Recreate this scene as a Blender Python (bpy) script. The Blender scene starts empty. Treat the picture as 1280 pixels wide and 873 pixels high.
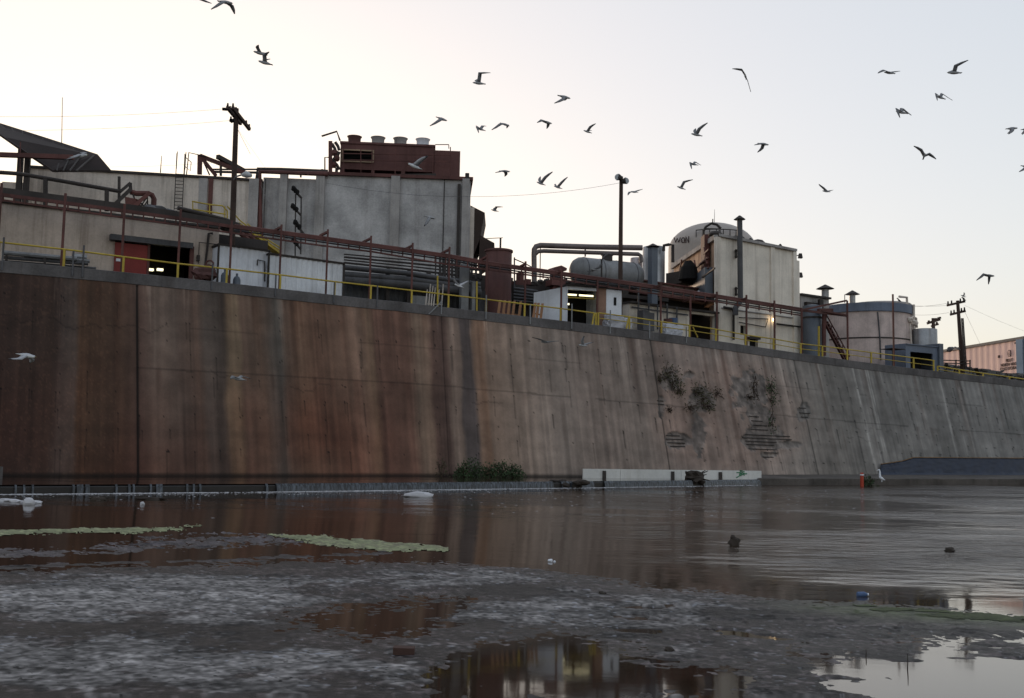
import bpy, math, random
import numpy as np
from mathutils import Vector, Matrix
random.seed(7); RNG = np.random.default_rng(11)
S = bpy.context.scene
COL = S.collection
FPX, CAMZ, Y0, ROLL = 1300.0, 1.98, 560.0, 0.018
PITCH = math.atan((Y0-436.5)/FPX)
CP, SP, CR, SR = math.cos(PITCH), math.sin(PITCH), math.cos(ROLL), math.sin(ROLL)
CAM = np.array([0.0, 0.0, CAMZ])
# ---------------------------------------------------------------- survey helpers
def ray(px, py):
    x = (px-640)/FPX; y = (436.5-py)/FPX
    lx = x*CR-y*SR; ly = x*SR+y*CR
    return np.array([lx, CP-ly*SP, SP+ly*CP])
def at(px, py, Y):
    r = ray(px, py); return CAM+r*(Y/r[1])
def onz(px, py, z):
    r = ray(px, py); return CAM+r*((z-CAMZ)/r[2])
def project(P):
    d = np.asarray(P, float)-CAM
    f = d[..., 1]*CP+d[..., 2]*SP; u = -d[..., 1]*SP+d[..., 2]*CP; x = d[..., 0]
    lx, ly = x/f, u/f
    return 640+FPX*(lx*CR+ly*SR), 436.5-FPX*(-lx*SR+ly*CR)
def srgb(r, g=None, b=None):
    if g is None: r, g, b = r
    f = lambda c: (c/255/12.92) if c/255 <= .04045 else ((c/255+.055)/1.055)**2.4
    return (f(r), f(g), f(b))
def vsrgb(a):
    a = np.asarray(a, float)/255
    return np.where(a <= .04045, a/12.92, ((a+.055)/1.055)**2.4)
def lerp(a, b, t): return a+(b-a)*t
def sstep(a, b, x):
    t = np.clip((x-a)/(b-a), 0, 1); return t*t*(3-2*t)
# value noise
def _hash(ix, iy, seed):
    h = (ix.astype(np.int64)*374761393+iy.astype(np.int64)*668265263+seed*974711) & 0xffffffff
    h = ((h ^ (h >> 13))*1274126177) & 0xffffffff
    return ((h ^ (h >> 16)) & 0xffff)/65535.0
def vnoise(x, y, seed=0):
    x = np.asarray(x, float); y = np.asarray(y, float)+0*x
    ix = np.floor(x); iy = np.floor(y); fx = x-ix; fy = y-iy
    fx = fx*fx*(3-2*fx); fy = fy*fy*(3-2*fy)
    a = _hash(ix, iy, seed); b = _hash(ix+1, iy, seed); c = _hash(ix, iy+1, seed); d = _hash(ix+1, iy+1, seed)
    return (a*(1-fx)+b*fx)*(1-fy)+(c*(1-fx)+d*fx)*fy
def fbm(x, y, seed=0, o=4):
    s = 0; amp = .5; t = 0
    for k in range(o):
        s = s+amp*vnoise(x*2**k+13.7*k, y*2**k+7.1*k, seed+k); t += amp; amp *= .5
    return s/t
# ---------------------------------------------------------------- plan of the channel wall
ZT = lambda px: float(np.interp(px, [500, 1280], [10.31, 8.6]))
_tx = [-330, 0, 220, 431, 680, 870, 1000, 1110, 1280, 1750]
_ty = [303, 326, 347, 370.5, 398.5, 422.5, 442, 457, 476, 528]
def _curve(xs, ys, x):     # smooth (catmull-rom) interpolation
    xs = np.array(xs, float); ys = np.array(ys, float)
    m = np.gradient(ys, xs); i = np.clip(np.searchsorted(xs, x)-1, 0, len(xs)-2)
    h = xs[i+1]-xs[i]; t = (x-xs[i])/h
    return ((2*t**3-3*t**2+1)*ys[i]+(t**3-2*t**2+t)*h*m[i]+(-2*t**3+3*t**2)*ys[i+1]+(t**3-t**2)*h*m[i+1])
PX = np.linspace(-330, 1750, 1041)
TOP = np.array([onz(p, _curve(_tx, _ty, p), ZT(p)) for p in PX])
_k = np.ones(61)/61
for _c in (0, 1):          # even out the survey wobble
    TOP[30:-30, _c] = np.convolve(TOP[:, _c], _k, 'valid')
_d = np.gradient(TOP[:, :2], axis=0); _d /= np.linalg.norm(_d, axis=1)[:, None]
NRM = np.stack([_d[:, 1], -_d[:, 0]], 1)      # toward the river
ARC = np.concatenate([[0], np.cumsum(np.linalg.norm(np.diff(TOP[:, :2], axis=0), axis=1))])
def offY(px, py, off):
    r = ray(px, py); k = r[0]/r[1]
    x = TOP[:, 0]-NRM[:, 0]*off; y = TOP[:, 1]-NRM[:, 1]*off
    return float(np.interp(k, x/y, y))
def pt(px, py, off=0.0): return at(px, py, offY(px, py, off))
def ground(px): return ZT(px)-.75
# ---------------------------------------------------------------- mesh builder
class MB:
    def __init__(s): s.v = []; s.f = []
    def add(s, vs, fs):
        n = len(s.v); s.v += [tuple(map(float, p)) for p in vs]; s.f += [tuple(i+n for i in f) for f in fs]; return s
    def pieces(s):
        par = list(range(len(s.v)))
        def find(a):
            while par[a] != a: par[a] = par[par[a]]; a = par[a]
            return a
        for f in s.f:
            r = find(f[0])
            for i in f[1:]: par[find(i)] = r
        out = {}
        for f in s.f: out.setdefault(find(f[0]), []).append(f)
        res = []
        for fs in out.values():
            ids = sorted({i for f in fs for i in f}); re_ = {v: k for k, v in enumerate(ids)}
            q = MB(); q.v = [s.v[i] for i in ids]; q.f = [tuple(re_[i] for i in f) for f in fs]; res.append(q)
        return res
    def lump(s, c, sx, sy, sz, seed=0, ang=0.0, amp=.18):      # soft sagging box
        n = 7; idx = {}; base = len(s.v); fs = []
        def vid(i, j, k):
            if (i, j, k) not in idx:
                p = np.array([i/n*2-1, j/n*2-1, k/n*2-1]); q = p*(1-.22*(np.linalg.norm(p)-1)*(np.linalg.norm(p) > 1)); q = q*(1+amp*(float(fbm(q[0]*1.7+seed+q[2], q[1]*1.7+3*q[2], seed))-.5)*2)
                x, y, z = q[0]*sx, q[1]*sy, q[2]*sz; idx[(i, j, k)] = len(s.v); s.v.append((c[0]+x*math.cos(ang)-y*math.sin(ang), c[1]+x*math.sin(ang)+y*math.cos(ang), c[2]+z))
            return idx[(i, j, k)]
        for a in range(n):
            for b in range(n):
                for e in (0, n):
                    s.f.append((vid(e, a, b), vid(e, a+1, b), vid(e, a+1, b+1), vid(e, a, b+1))); s.f.append((vid(a, e, b), vid(a, e, b+1), vid(a+1, e, b+1), vid(a+1, e, b))); s.f.append((vid(a, b, e), vid(a+1, b, e), vid(a+1, b+1, e), vid(a, b+1, e)))
        return s
    def hexa(s, p):        # p: 4 bottom + 4 top
        return s.add(p, [(3, 2, 1, 0), (4, 5, 6, 7), (0, 1, 5, 4), (1, 2, 6, 5), (2, 3, 7, 6), (3, 0, 4, 7)])
    def bar(s, a, b, w, h=None, up=(0, 0, 1)):
        a = Vector(a); b = Vector(b); h = h or w; d = (b-a).normalized(); up = Vector(up)
        if abs(d.dot(up)) > .97: up = Vector((1, .2, 0))
        x = d.cross(up).normalized()*w/2; y = x.cross(d).normalized()*h/2
        return s.hexa([a-x-y, a+x-y, a+x+y, a-x+y, b-x-y, b+x-y, b+x+y, b-x+y])
    def cyl(s, a, b, r0, r1=None, n=10, cap=True):
        a = Vector(a); b = Vector(b); r1 = r0 if r1 is None else r1; d = (b-a).normalized()
        up = Vector((0, 0, 1)) if abs(d.z) < .97 else Vector((1, 0, 0))
        x = d.cross(up).normalized(); y = x.cross(d)
        vs = [p+(x*math.cos(2*math.pi*i/n)+y*math.sin(2*math.pi*i/n))*r for p, r in ((a, r0), (b, r1)) for i in range(n)]
        fs = [(i, i+n, (i+1) % n+n, (i+1) % n) for i in range(n)]
        if cap: fs += [tuple(range(n)), tuple(range(2*n-1, n-1, -1))]
        return s.add(vs, fs)
    def tube(s, pts, r, n=8):
        pts = [Vector(p) for p in pts]
        rs = r if isinstance(r, (list, tuple)) else [r]*len(pts)
        rings = []
        for i, p in enumerate(pts):
            d = (pts[min(i+1, len(pts)-1)]-pts[max(i-1, 0)]).normalized()
            up = Vector((0, 0, 1)) if abs(d.z) < .9 else Vector((.3, 1, 0)).normalized()
            if i and abs(d.dot(lastx)) < .9:
                x = (lastx-d*lastx.dot(d)).normalized()
            else: x = d.cross(up).normalized()
            lastx = x; y = x.cross(d)
            rings.append([p+(x*math.cos(2*math.pi*k/n)+y*math.sin(2*math.pi*k/n))*rs[i] for k in range(n)])
        vs = [q for R in rings for q in R]; fs = []
        for i in range(len(pts)-1):
            for k in range(n): fs.append((i*n+k, i*n+n+k, i*n+n+(k+1) % n, i*n+(k+1) % n))
        fs += [tuple(range(n)), tuple(range(len(vs)-1, len(vs)-n-1, -1))]
        return s.add(vs, fs)
    def lathe(s, c, prof, n=32):      # prof: [(r, z)], c plan centre
        vs = [(c[0]+r*math.cos(2*math.pi*k/n), c[1]+r*math.sin(2*math.pi*k/n), z) for r, z in prof for k in range(n)]
        fs = [(i*n+k, i*n+(k+1) % n, i*n+n+(k+1) % n, i*n+n+k) for i in range(len(prof)-1) for k in range(n)]
        fs += [tuple(range(n-1, -1, -1)), tuple(range((len(prof)-1)*n, len(prof)*n))]
        return s.add(vs, fs)
    def blob(s, c, rx, ry, rz, seed=0, n=10, m=7, rough=.25):
        rr = random.Random(seed); vs = []; fs = []
        for j in range(m+1):
            th = math.pi*j/m
            for i in range(n):
                ph = 2*math.pi*i/n; q = 1+rough*(rr.random()-.5)*2*math.sin(th)
                vs.append((c[0]+rx*q*math.sin(th)*math.cos(ph), c[1]+ry*q*math.sin(th)*math.sin(ph), c[2]+rz*q*math.cos(th)))
        for j in range(m):
            for i in range(n): fs.append((j*n+i, j*n+n+i, j*n+n+(i+1) % n, j*n+(i+1) % n))
        return s.add(vs, fs)
class Face:                # a vertical plane in plan from A to B; s along it, z up, d into the building
    def __init__(s, pl, pr, ol=None, orr=None, YL=None, YR=None, py=380):
        a = at(pl, py, YL if YL else offY(pl, py, ol)); b = at(pr, py, YR if YR else offY(pr, py, orr))
        s.A = a[:2]; v = b[:2]-a[:2]; s.L = float(np.linalg.norm(v)); s.d = v/s.L
        s.n = np.array([-s.d[1], s.d[0]])                 # away from the camera
        s.px = (pl, pr)
    def sz(s, px, py, d=0.0):
        r = ray(px, py)
        t = (np.dot(s.A, s.n)+d)/np.dot(r[:2], s.n); p = CAM+r*t
        return float(np.dot(p[:2]-s.A, s.d)), float(p[2])
    def w(s, a, z, d=0.0):
        p = s.A+s.d*a+s.n*d; return (float(p[0]), float(p[1]), float(z))
    def p(s, px, py, d=0.0):
        a, z = s.sz(px, py, d); return s.w(a, z, d)
    def box(s, mb, s0, s1, z0, z1, d0, d1):
        return mb.hexa([s.w(s0, z0, d0), s.w(s1, z0, d0), s.w(s1, z0, d1), s.w(s0, z0, d1),
                        s.w(s0, z1, d0), s.w(s1, z1, d0), s.w(s1, z1, d1), s.w(s0, z1, d1)])
    def pbox(s, mb, x0, y0, x1, y1, d0, d1):
        xm, ym = (x0+x1)/2, (y0+y1)/2
        return s.box(mb, s.sz(x0, ym, d0)[0], s.sz(x1, ym, d0)[0], s.sz(xm, y1, d0)[1], s.sz(xm, y0, d0)[1], d0, d1)
    def prism(s, mb, poly, d0, d1):   # poly of (s, z)
        n = len(poly); vs = [s.w(a, z, d0) for a, z in poly]+[s.w(a, z, d1) for a, z in poly]
        fs = [tuple(range(n)), tuple(range(2*n-1, n-1, -1))]+[(i, i+n, (i+1) % n+n, (i+1) % n) for i in range(n)]
        return mb.add(vs, fs)
    def corr(s, mb, s0, s1, z0, z1a, z1b, d, pitch=.25, amp=.04, th=.03):
        n = max(2, int((s1-s0)/pitch*4)); vs = []; fs = []
        for i in range(n+1):
            a = lerp(s0, s1, i/n); dd = d+(amp if (i % 4) in (1, 2) else 0); zt = lerp(z1a, z1b, i/n)
            vs += [s.w(a, z0, dd), s.w(a, zt, dd), s.w(a, zt, dd+th), s.w(a, z0, dd+th)]
        for i in range(n):
            b = i*4
            fs += [(b, b+4, b+5, b+1), (b+1, b+5, b+6, b+2), (b+2, b+6, b+7, b+3), (b+3, b+7, b+4, b)]
        fs += [(0, 1, 2, 3), (n*4+3, n*4+2, n*4+1, n*4)]
        return mb.add(vs, fs)
    def wall(s, mb, x0, y0, x1, y1, holes, d0, d1):   # solid wall between two depths with rectangular openings left out (s,z)
        xs = sorted({x0, x1}|{h[0] for h in holes}|{h[1] for h in holes}); zs = sorted({y0, y1}|{h[2] for h in holes}|{h[3] for h in holes})
        for i in range(len(xs)-1):
            for j in range(len(zs)-1):
                cx, cz = (xs[i]+xs[i+1])/2, (zs[j]+zs[j+1])/2
                if any(h[0] < cx < h[1] and h[2] < cz < h[3] for h in holes): continue
                s.box(mb, xs[i], xs[i+1], zs[j], zs[j+1], d0, d1)
        return mb
# ---------------------------------------------------------------- materials
MATS = {}
def mat(name, col, rough=.8, metal=0.0, var=.3, scale=.5, streak=0.0, scol=(40, 30, 26), bump=.2, attr=None, spec=.3, fine=9.0, sdens=1.6):
    if name in MATS: return MATS[name]
    m = bpy.data.materials.new(name); m.use_nodes = True; nt = m.node_tree; N = nt.nodes; L = nt.links
    b = N['Principled BSDF']; b.inputs['Roughness'].default_value = rough; b.inputs['Metallic'].default_value = metal
    b.inputs['Specular IOR Level'].default_value = spec
    g = N.new('ShaderNodeNewGeometry')
    def noise(sc, det, vec=None, ro=.6):
        t = N.new('ShaderNodeTexNoise'); t.inputs['Scale'].default_value = sc; t.inputs['Detail'].default_value = det
        t.inputs['Roughness'].default_value = ro; L.new(vec or g.outputs['Position'], t.inputs['Vector']); return t.outputs['Fac']
    def ramp(src, lo, hi, a, c):
        t = N.new('ShaderNodeMapRange'); t.interpolation_type = 'SMOOTHSTEP'; L.new(src, t.inputs[0])
        for i, q in enumerate((lo, hi, a, c)): t.inputs[i+1].default_value = q
        return t.outputs[0]
    def mul(src, fac):
        t = N.new('ShaderNodeVectorMath'); t.operation = 'SCALE'; L.new(src, t.inputs[0]); L.new(fac, t.inputs['Scale']); return t.outputs[0]
    def mix(fac, a, c):
        t = N.new('ShaderNodeMix'); t.data_type = 'RGBA'; L.new(fac, t.inputs[0]); L.new(a, t.inputs[6])
        t.inputs[7].default_value = (*srgb(c), 1); return t.outputs[2]
    if attr:
        a = N.new('ShaderNodeAttribute'); a.attribute_name = attr; c = a.outputs['Color']
    else:
        a = N.new('ShaderNodeRGB'); a.outputs[0].default_value = (*srgb(col), 1); c = a.outputs[0]
    if streak:
        mp = N.new('ShaderNodeMapping'); mp.inputs['Scale'].default_value = (sdens, sdens, .07); L.new(g.outputs['Position'], mp.inputs['Vector'])
        c = mix(ramp(noise(1.0, 5, mp.outputs[0], .7), .46, .72, 0, streak), c, scol)
    c = mul(c, ramp(noise(scale, 6), .25, .75, 1-var, 1+var))
    c = mul(c, ramp(noise(fine, 4, None, .75), .2, .8, 1-var*.55, 1+var*.55))
    L.new(c, b.inputs['Base Color'])
    if attr and name == 'wet_silt':
        L.new(ramp(a.outputs['Alpha'], 0, 1, .42, .9), b.inputs['Roughness'])
    if bump:
        bp = N.new('ShaderNodeBump'); bp.inputs['Strength'].default_value = bump; bp.inputs['Distance'].default_value = .03
        L.new(noise(fine*.8, 6, None, .7), bp.inputs['Height']); L.new(bp.outputs[0], b.inputs['Normal'])
    MATS[name] = m; return m
def emis(name, col, st):
    m = bpy.data.materials.new(name); m.use_nodes = True; b = m.node_tree.nodes['Principled BSDF']
    b.inputs['Base Color'].default_value = (.8, .8, .8, 1); b.inputs['Emission Color'].default_value = (*col, 1); b.inputs['Emission Strength'].default_value = st
    return m
M_STUCCO = mat('stucco', (206, 194, 184), .9, var=.2, streak=.55, scol=(96, 82, 70))
M_STUCCO2 = mat('stucco_warm', (190, 174, 162), .9, var=.2, streak=.5, scol=(98, 80, 66))
M_CREAM = mat('cream_block', (224, 214, 202), .9, var=.14, streak=.5, scol=(146, 130, 118))
M_CONC = mat('grey_concrete', (170, 167, 167), .9, var=.32, streak=.5, scol=(132, 126, 124))
M_PIL = mat('pilaster_concrete', (156, 151, 149), .9, var=.25, streak=.5, scol=(78, 74, 70))
M_PARA = mat('parapet_concrete', (94, 90, 90), .92, var=.35, streak=.5, scol=(66, 60, 57))
M_RED = mat('rust_red_steel', (92, 58, 54), .7, var=.35, streak=.4, scol=(50, 30, 27))
M_TANKRED = mat('red_oxide_paint', (90, 60, 57), .7, var=.2, streak=.5, scol=(56, 36, 34))
M_COOL = mat('cooling_red', (98, 66, 63), .75, var=.22, streak=.4, scol=(70, 38, 33))
M_DARK = mat('dark_steel', (58, 52, 50), .7, var=.35, bump=.1)
M_DUCT = mat('dark_duct', (84, 83, 86), .6, var=.3, streak=.4, scol=(46, 43, 42))
M_BLACK = mat('black_and_indoor_shade', (26, 24, 24), .9, var=.3)  # for black parts and for the sheets that paint indoor shade
M_YEL = mat('yellow_paint', (178, 154, 62), .6, var=.2, streak=.35, scol=(120, 84, 34))
M_GREY = mat('grey_steel', (128, 128, 130), .55, .2, var=.25, streak=.4, scol=(82, 76, 72))
M_GALV = mat('galvanised_sheet', (212, 214, 220), .5, .25, var=.15, streak=.45, scol=(138, 134, 134))
M_WHITE = mat('white_sheet', (218, 220, 228), .6, var=.1, streak=.35, scol=(150, 148, 148))
M_SILVER = mat('silver_tank', (150, 150, 152), .4, .55, var=.25, streak=.6, scol=(92, 86, 82))
M_WOOD = mat('weathered_pole', (70, 56, 50), .9, var=.35, streak=.4, scol=(40, 30, 26))
M_TIMBER = mat('pale_timber', (150, 112, 84), .9, var=.3)
M_DOORRED = mat('red_door', (128, 50, 46), .6, var=.15, streak=.3, scol=(80, 30, 28))
M_PINK = mat('pale_pink_panels', (226, 186, 176), .6, var=.06, bump=.03)
M_BLUEGREY = mat('slate_blue_paint', (104, 112, 128), .6, var=.2, streak=.3, scol=(70, 72, 80))
M_TANKCONC = mat('pinkish_concrete', (196, 178, 172), .9, var=.25, streak=.35, scol=(104, 88, 82))
M_BLUETANK = mat('blue_grey_tank', (92, 98, 108), .5, .2, var=.2, streak=.4, scol=(60, 60, 64))
M_DOME = mat('dome_paint', (164, 154, 148), .6, var=.1, streak=.25, scol=(140, 126, 118))
M_TEXT = mat('dark_lettering', (60, 38, 38), .7, var=.1, bump=0)
M_WIRE = mat('cable', (90, 88, 90), .7, var=.1, bump=0)
M_LAMP = mat('lamp_glass', (170, 172, 175), .3, var=.05)
M_TUBE = emis('fluorescent_tube', (1, .9, .55), .42)
M_BULB = emis('warm_bulb', (1, .72, .38), 2.2)
# ---------------------------------------------------------------- things
def link(name, mb, m, smooth=False):
    me = bpy.data.meshes.new(name); me.from_pydata(mb.v, [], mb.f); me.update()
    if smooth:
        me.polygons.foreach_set('use_smooth', [True]*len(me.polygons))
        try: me.set_sharp_from_angle(angle=math.radians(40))
        except Exception: pass
    o = bpy.data.objects.new(name, me); COL.objects.link(o)
    for q in (m if isinstance(m, (list, tuple)) else [m]): me.materials.append(q)
    return o
def tag(o, label, cat, group=None, kind=None):
    if label: o['label'] = label
    if cat: o['category'] = cat
    if group: o['group'] = group
    if kind: o['kind'] = kind
    return o
SPLIT = {'lattice': 'lattice_strut', 'rungs': 'rung', 'treads': 'tread', 'bars': 'bar', 'blocks': 'block'}
for _n in 'post cabinet corner_post cable_run bracket stanchion hanger door_jamb strut brace purlin hoop fitting valve insulator strain_insulator motor pipe conduit pipework wall_pipe bent_pipe wall_unit small_plate drive_motor drain_pipe bracing stringer lamp handrail guard_rail louvre small_plate porch machine_base bag'.split(): SPLIT[_n] = None
class Thing:
    def __init__(s, name, label, cat, group=None):
        s.root = bpy.data.objects.new(name, None); COL.objects.link(s.root); tag(s.root, label, cat, group)
        s.root.empty_display_size = .3; s.parts = []
    def part(s, name, mb, m, parent=None, label=None, smooth=False):
        if name in SPLIT:
            for q in mb.pieces(): o = s._part(SPLIT[name] or name, q, m, parent, label, smooth)
            return o
        return s._part(name, mb, m, parent, label, smooth)
    def _part(s, name, mb, m, parent=None, label=None, smooth=False):
        o = link(name, mb, m, smooth); o.parent = parent or s.root
        if label: o['label'] = label
        s.parts.append(o); return o
    def done(s):                        # put the empty at the middle of the thing's foot
        lo = np.array([1e9]*3); hi = -lo
        for o in s.parts:
            n = len(o.data.vertices); a = np.empty(n*3); o.data.vertices.foreach_get('co', a); a = a.reshape(-1, 3)
            lo = np.minimum(lo, a.min(0)); hi = np.maximum(hi, a.max(0))
        c = Vector(((lo[0]+hi[0])/2, (lo[1]+hi[1])/2, lo[2])); s.root.location = c
        for o in s.parts: o.data.transform(Matrix.Translation(-c))
        return s.root
def single(name, mb, m, label, cat, group=None, smooth=False, kind=None):
    o = link(name, mb, m, smooth); a = np.array(mb.v); c = Vector(((a[:, 0].min()+a[:, 0].max())/2, (a[:, 1].min()+a[:, 1].max())/2, a[:, 2].min()))
    o.data.transform(Matrix.Translation(-c)); o.location = c
    return tag(o, label, cat, group, kind)
def copy_tree(o, parent=None):
    c = o.copy(); COL.objects.link(c); c.parent = parent
    for ch in list(o.children): copy_tree(ch, c)
    return c
def pipe(mb, pts, r, off=None, n=8):
    return mb.tube([pt(p[0], p[1], p[2] if len(p) > 2 else off) for p in pts], r, n)
# ---------------------------------------------------------------- camera, world, light
cam = bpy.data.cameras.new('camera'); co = bpy.data.objects.new('camera', cam); COL.objects.link(co); S.camera = co
cam.sensor_width = 36; cam.lens = FPX/1280*36; cam.clip_end = 6000; cam.clip_start = .05
R = Vector((1, 0, 0)); U = Vector((0, -SP, CP)); F = Vector((0, CP, SP))
rx = R*CR+U*SR; ux = U*CR-R*SR
mw = Matrix((rx, ux, -F)).transposed().to_4x4(); mw.translation = Vector(CAM); co.matrix_world = mw
wd = bpy.data.worlds.new('World'); S.world = wd; wd.use_nodes = True; nt = wd.node_tree
sky = nt.nodes.new('ShaderNodeTexSky'); sky.sky_type = 'NISHITA'; sky.sun_disc = False
SUN_EL, SUN_AZ = 3.0, -20.0        # low behind the plant, left of the view axis
sky.sun_elevation = math.radians(SUN_EL); sky.sun_rotation = math.radians(SUN_AZ)
sky.air_density = 1.0; sky.dust_density = 2.5; sky.ozone_density = 1.5; sky.altitude = 50
hs = nt.nodes.new('ShaderNodeHueSaturation'); hs.inputs['Saturation'].default_value = 1.0
bg = nt.nodes['Background']; gm = nt.nodes.new('ShaderNodeGamma'); gm.inputs[1].default_value = .3; nt.links.new(sky.outputs[0], gm.inputs[0]); nt.links.new(gm.outputs[0], hs.inputs['Color'])
tn = nt.nodes.new('ShaderNodeMix'); tn.data_type = 'RGBA'; tn.blend_type = 'MULTIPLY'; tn.inputs[0].default_value = 1; nt.links.new(hs.outputs[0], tn.inputs[6]); tn.inputs[7].default_value = (1.0, .988, 1.014, 1); nt.links.new(tn.outputs[2], bg.inputs[0])
bg.inputs[1].default_value = .15
sl = bpy.data.lights.new('sun', 'SUN'); so = bpy.data.objects.new('sun', sl); COL.objects.link(so)
sl.energy = .25; sl.angle = math.radians(8); sl.color = (1, .72, .5)
az, el = math.radians(SUN_AZ), math.radians(SUN_EL)
sd = Vector((math.sin(az)*math.cos(el), math.cos(az)*math.cos(el), math.sin(el)))
so.rotation_euler = sd.to_track_quat('Z', 'Y').to_euler(); so.location = (0, 0, 60)
S.view_settings.view_transform = 'Standard'; S.view_settings.look = 'None'; S.view_settings.gamma = 1; S.view_settings.exposure = 2.26
S.cycles.use_denoising = True; S.cycles.max_bounces = 6; S.cycles.transparent_max_bounces = 6
# ================================================================ channel wall
WALL_PTS = [(0, (44, 30, 25)), (60, (46, 32, 26)), (72, (62, 50, 45)), (92, (62, 50, 44)), (98, (62, 41, 28)), (150, (58, 40, 30)), (171, (52, 37, 31)),
    (175, (58, 42, 36)), (192, (74, 60, 52)), (222, (76, 62, 54)), (228, (66, 52, 45)), (252, (70, 52, 43)), (262, (66, 56, 50)), (280, (62, 52, 46)),
    (287, (92, 74, 56)), (301, (92, 74, 56)), (306, (72, 54, 44)), (328, (80, 62, 50)), (345, (64, 56, 50)), (354, (52, 48, 44)), (362, (72, 54, 44)),
    (380, (84, 60, 45)), (400, (74, 50, 38)), (425, (84, 60, 47)), (455, (92, 69, 56)), (470, (98, 74, 56)), (478, (78, 52, 42)), (515, (76, 50, 40)), (525, (94, 74, 60)),
    (538, (92, 70, 56)), (544, (66, 45, 38)), (560, (66, 46, 40)), (567, (96, 77, 66)), (577, (90, 72, 62)), (581, (60, 51, 50)), (592, (60, 51, 50)), (597, (96, 70, 54)), (608, (102, 70, 51)),
    (614, (96, 74, 60)), (640, (100, 80, 67)), (700, (103, 87, 77)), (745, (98, 80, 70)), (800, (101, 84, 74)), (840, (104, 84, 74)), (900, (101, 84, 75)), (960, (101, 85, 76)), (1005, (94, 84, 77)), (1050, (91, 84, 78)), (1090, (88, 83, 79)), (1280, (87, 83, 80))]
KW = 2.02
NU, NV = 1150, 130
us = np.linspace(0, ARC[-1], 2000)
_pxu = np.interp(us, ARC, PX)
u = np.interp(np.linspace(-200, 1420, NU), _pxu, us)      # even spacing in the part one sees
tx = np.interp(u, ARC, TOP[:, 0]); ty = np.interp(u, ARC, TOP[:, 1]); pxu = np.interp(u, ARC, PX)
nx = np.interp(u, ARC, NRM[:, 0]); ny = np.interp(u, ARC, NRM[:, 1]); zt = np.interp(pxu, [500, 1280], [10.31, 8.6])
BAT = .25
t = np.linspace(0, 1, NV)[:, None]
ztop = (zt-.5)[None, :]; zbot = -.6
Zg = ztop*(1-t)+zbot*t
off = (ztop-Zg)*BAT
Xg = tx[None, :]+nx[None, :]*off; Yg = ty[None, :]+ny[None, :]*off
Pg = np.stack([Xg, Yg, Zg], -1); sx, sy = project(Pg)
midx = sx[NV//2]                                        # picture column half way down each fall line
U2 = np.broadcast_to(u[None, :], Zg.shape); V2 = np.broadcast_to(zt[None, :], Zg.shape)-Zg
wp = np.array([c for _, c in WALL_PTS], float); wp = np.stack([wp[:, k]*.84+.16*np.interp([p for p, _ in WALL_PTS], [0, 170, 450, 700, 1280], [(48, 74, 84, 100, 90), (35, 58, 66, 84, 87), (30, 50, 56, 74, 86)][k]) for k in range(3)], 1); wx = [p for p, _ in WALL_PTS]
wob = (fbm(U2*.8, V2*.3, 5)-.5)*9+(fbm(U2*2.2, V2*.8, 6)-.5)*4
base = np.stack([np.interp(midx[None, :]+wob, wx, wp[:, k]) for k in range(3)], -1)
st = (vnoise(U2*1.3+wob*.1, V2*.05, 21)-.5)*.17+(vnoise(U2*4+wob*.15, V2*.11, 22)-.5)*.16+(vnoise(U2*9, V2*.12, 23)-.5)*.15+(vnoise(U2*5, V2*.05, 24) > .8)*.1*vnoise(U2*.7, V2*.2, 25)
runs = np.clip(vnoise(U2*2.3, V2*0+3, 31)-.62, 0, 1)*2.2*np.clip(1-V2/(2+9*vnoise(U2*2.3, V2*0, 32)), 0, 1)
blot = (fbm(U2*.5, V2*.5, 41)-.5)*.35
c = base*(1+st+blot)[..., None]
c = c*(1-runs[..., None]*np.array([.25, .36, .4]))
for v0, sd_ in ((4.75, 33),):      # stains weeping out of the lift joints
    d_ = V2-v0; ln = .4+4.5*vnoise(U2*2.9, V2*0, sd_+1)**2
    rn = np.clip(vnoise(U2*2.9+wob*.03, V2*.3, sd_)-.6, 0, 1)*2.3*(d_ > 0)*np.clip(1-d_/ln, 0, 1)
    c = c*(1-rn[..., None]*np.array([.2, .27, .29]))
pale = np.clip(vnoise(U2*3.1, V2*0+9, 51)-.72, 0, 1)*2.4*np.clip(1-V2/(1+6*vnoise(U2*3.1, V2*0, 52)), 0, 1)*sstep(.3, .7, vnoise(U2*12, V2*.4, 53))
c = c+pale[..., None]*np.array([60, 56, 52])
# rust bloom low on the left, speckled leftmost bay
rust = sstep(3, 9, V2)*sstep(560, 380, midx)[None, :]*fbm(U2*.35, V2*.3, 61)
c = c*(1-rust[..., None]*np.array([.05, .3, .38]))
sp = sstep(180, 120, midx)[None, :]*(vnoise(U2*14, V2*14, 63) > .8)
c = c+sp[..., None]*np.array([9, 6, 4])
# lift lines and form ties
lift = np.abs(V2-4.75) < .042
lift = lift & ((vnoise(U2*.35, V2*0, 71) > .36) | ((sx > 172) & (sx < 385)))
c = np.where(lift[..., None], c*.8, c)
lift2 = (np.abs(V2-2.6) < .045) & (vnoise(U2*.5, V2*0, 72) > .62)
c = np.where(lift2[..., None], c*.86, c)
board = sstep(.75, 1, np.abs(np.sin(V2*math.pi/1.22)))*.06*vnoise(U2*.2, V2*.8, 73)
c = c*(1-board[..., None])
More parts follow.
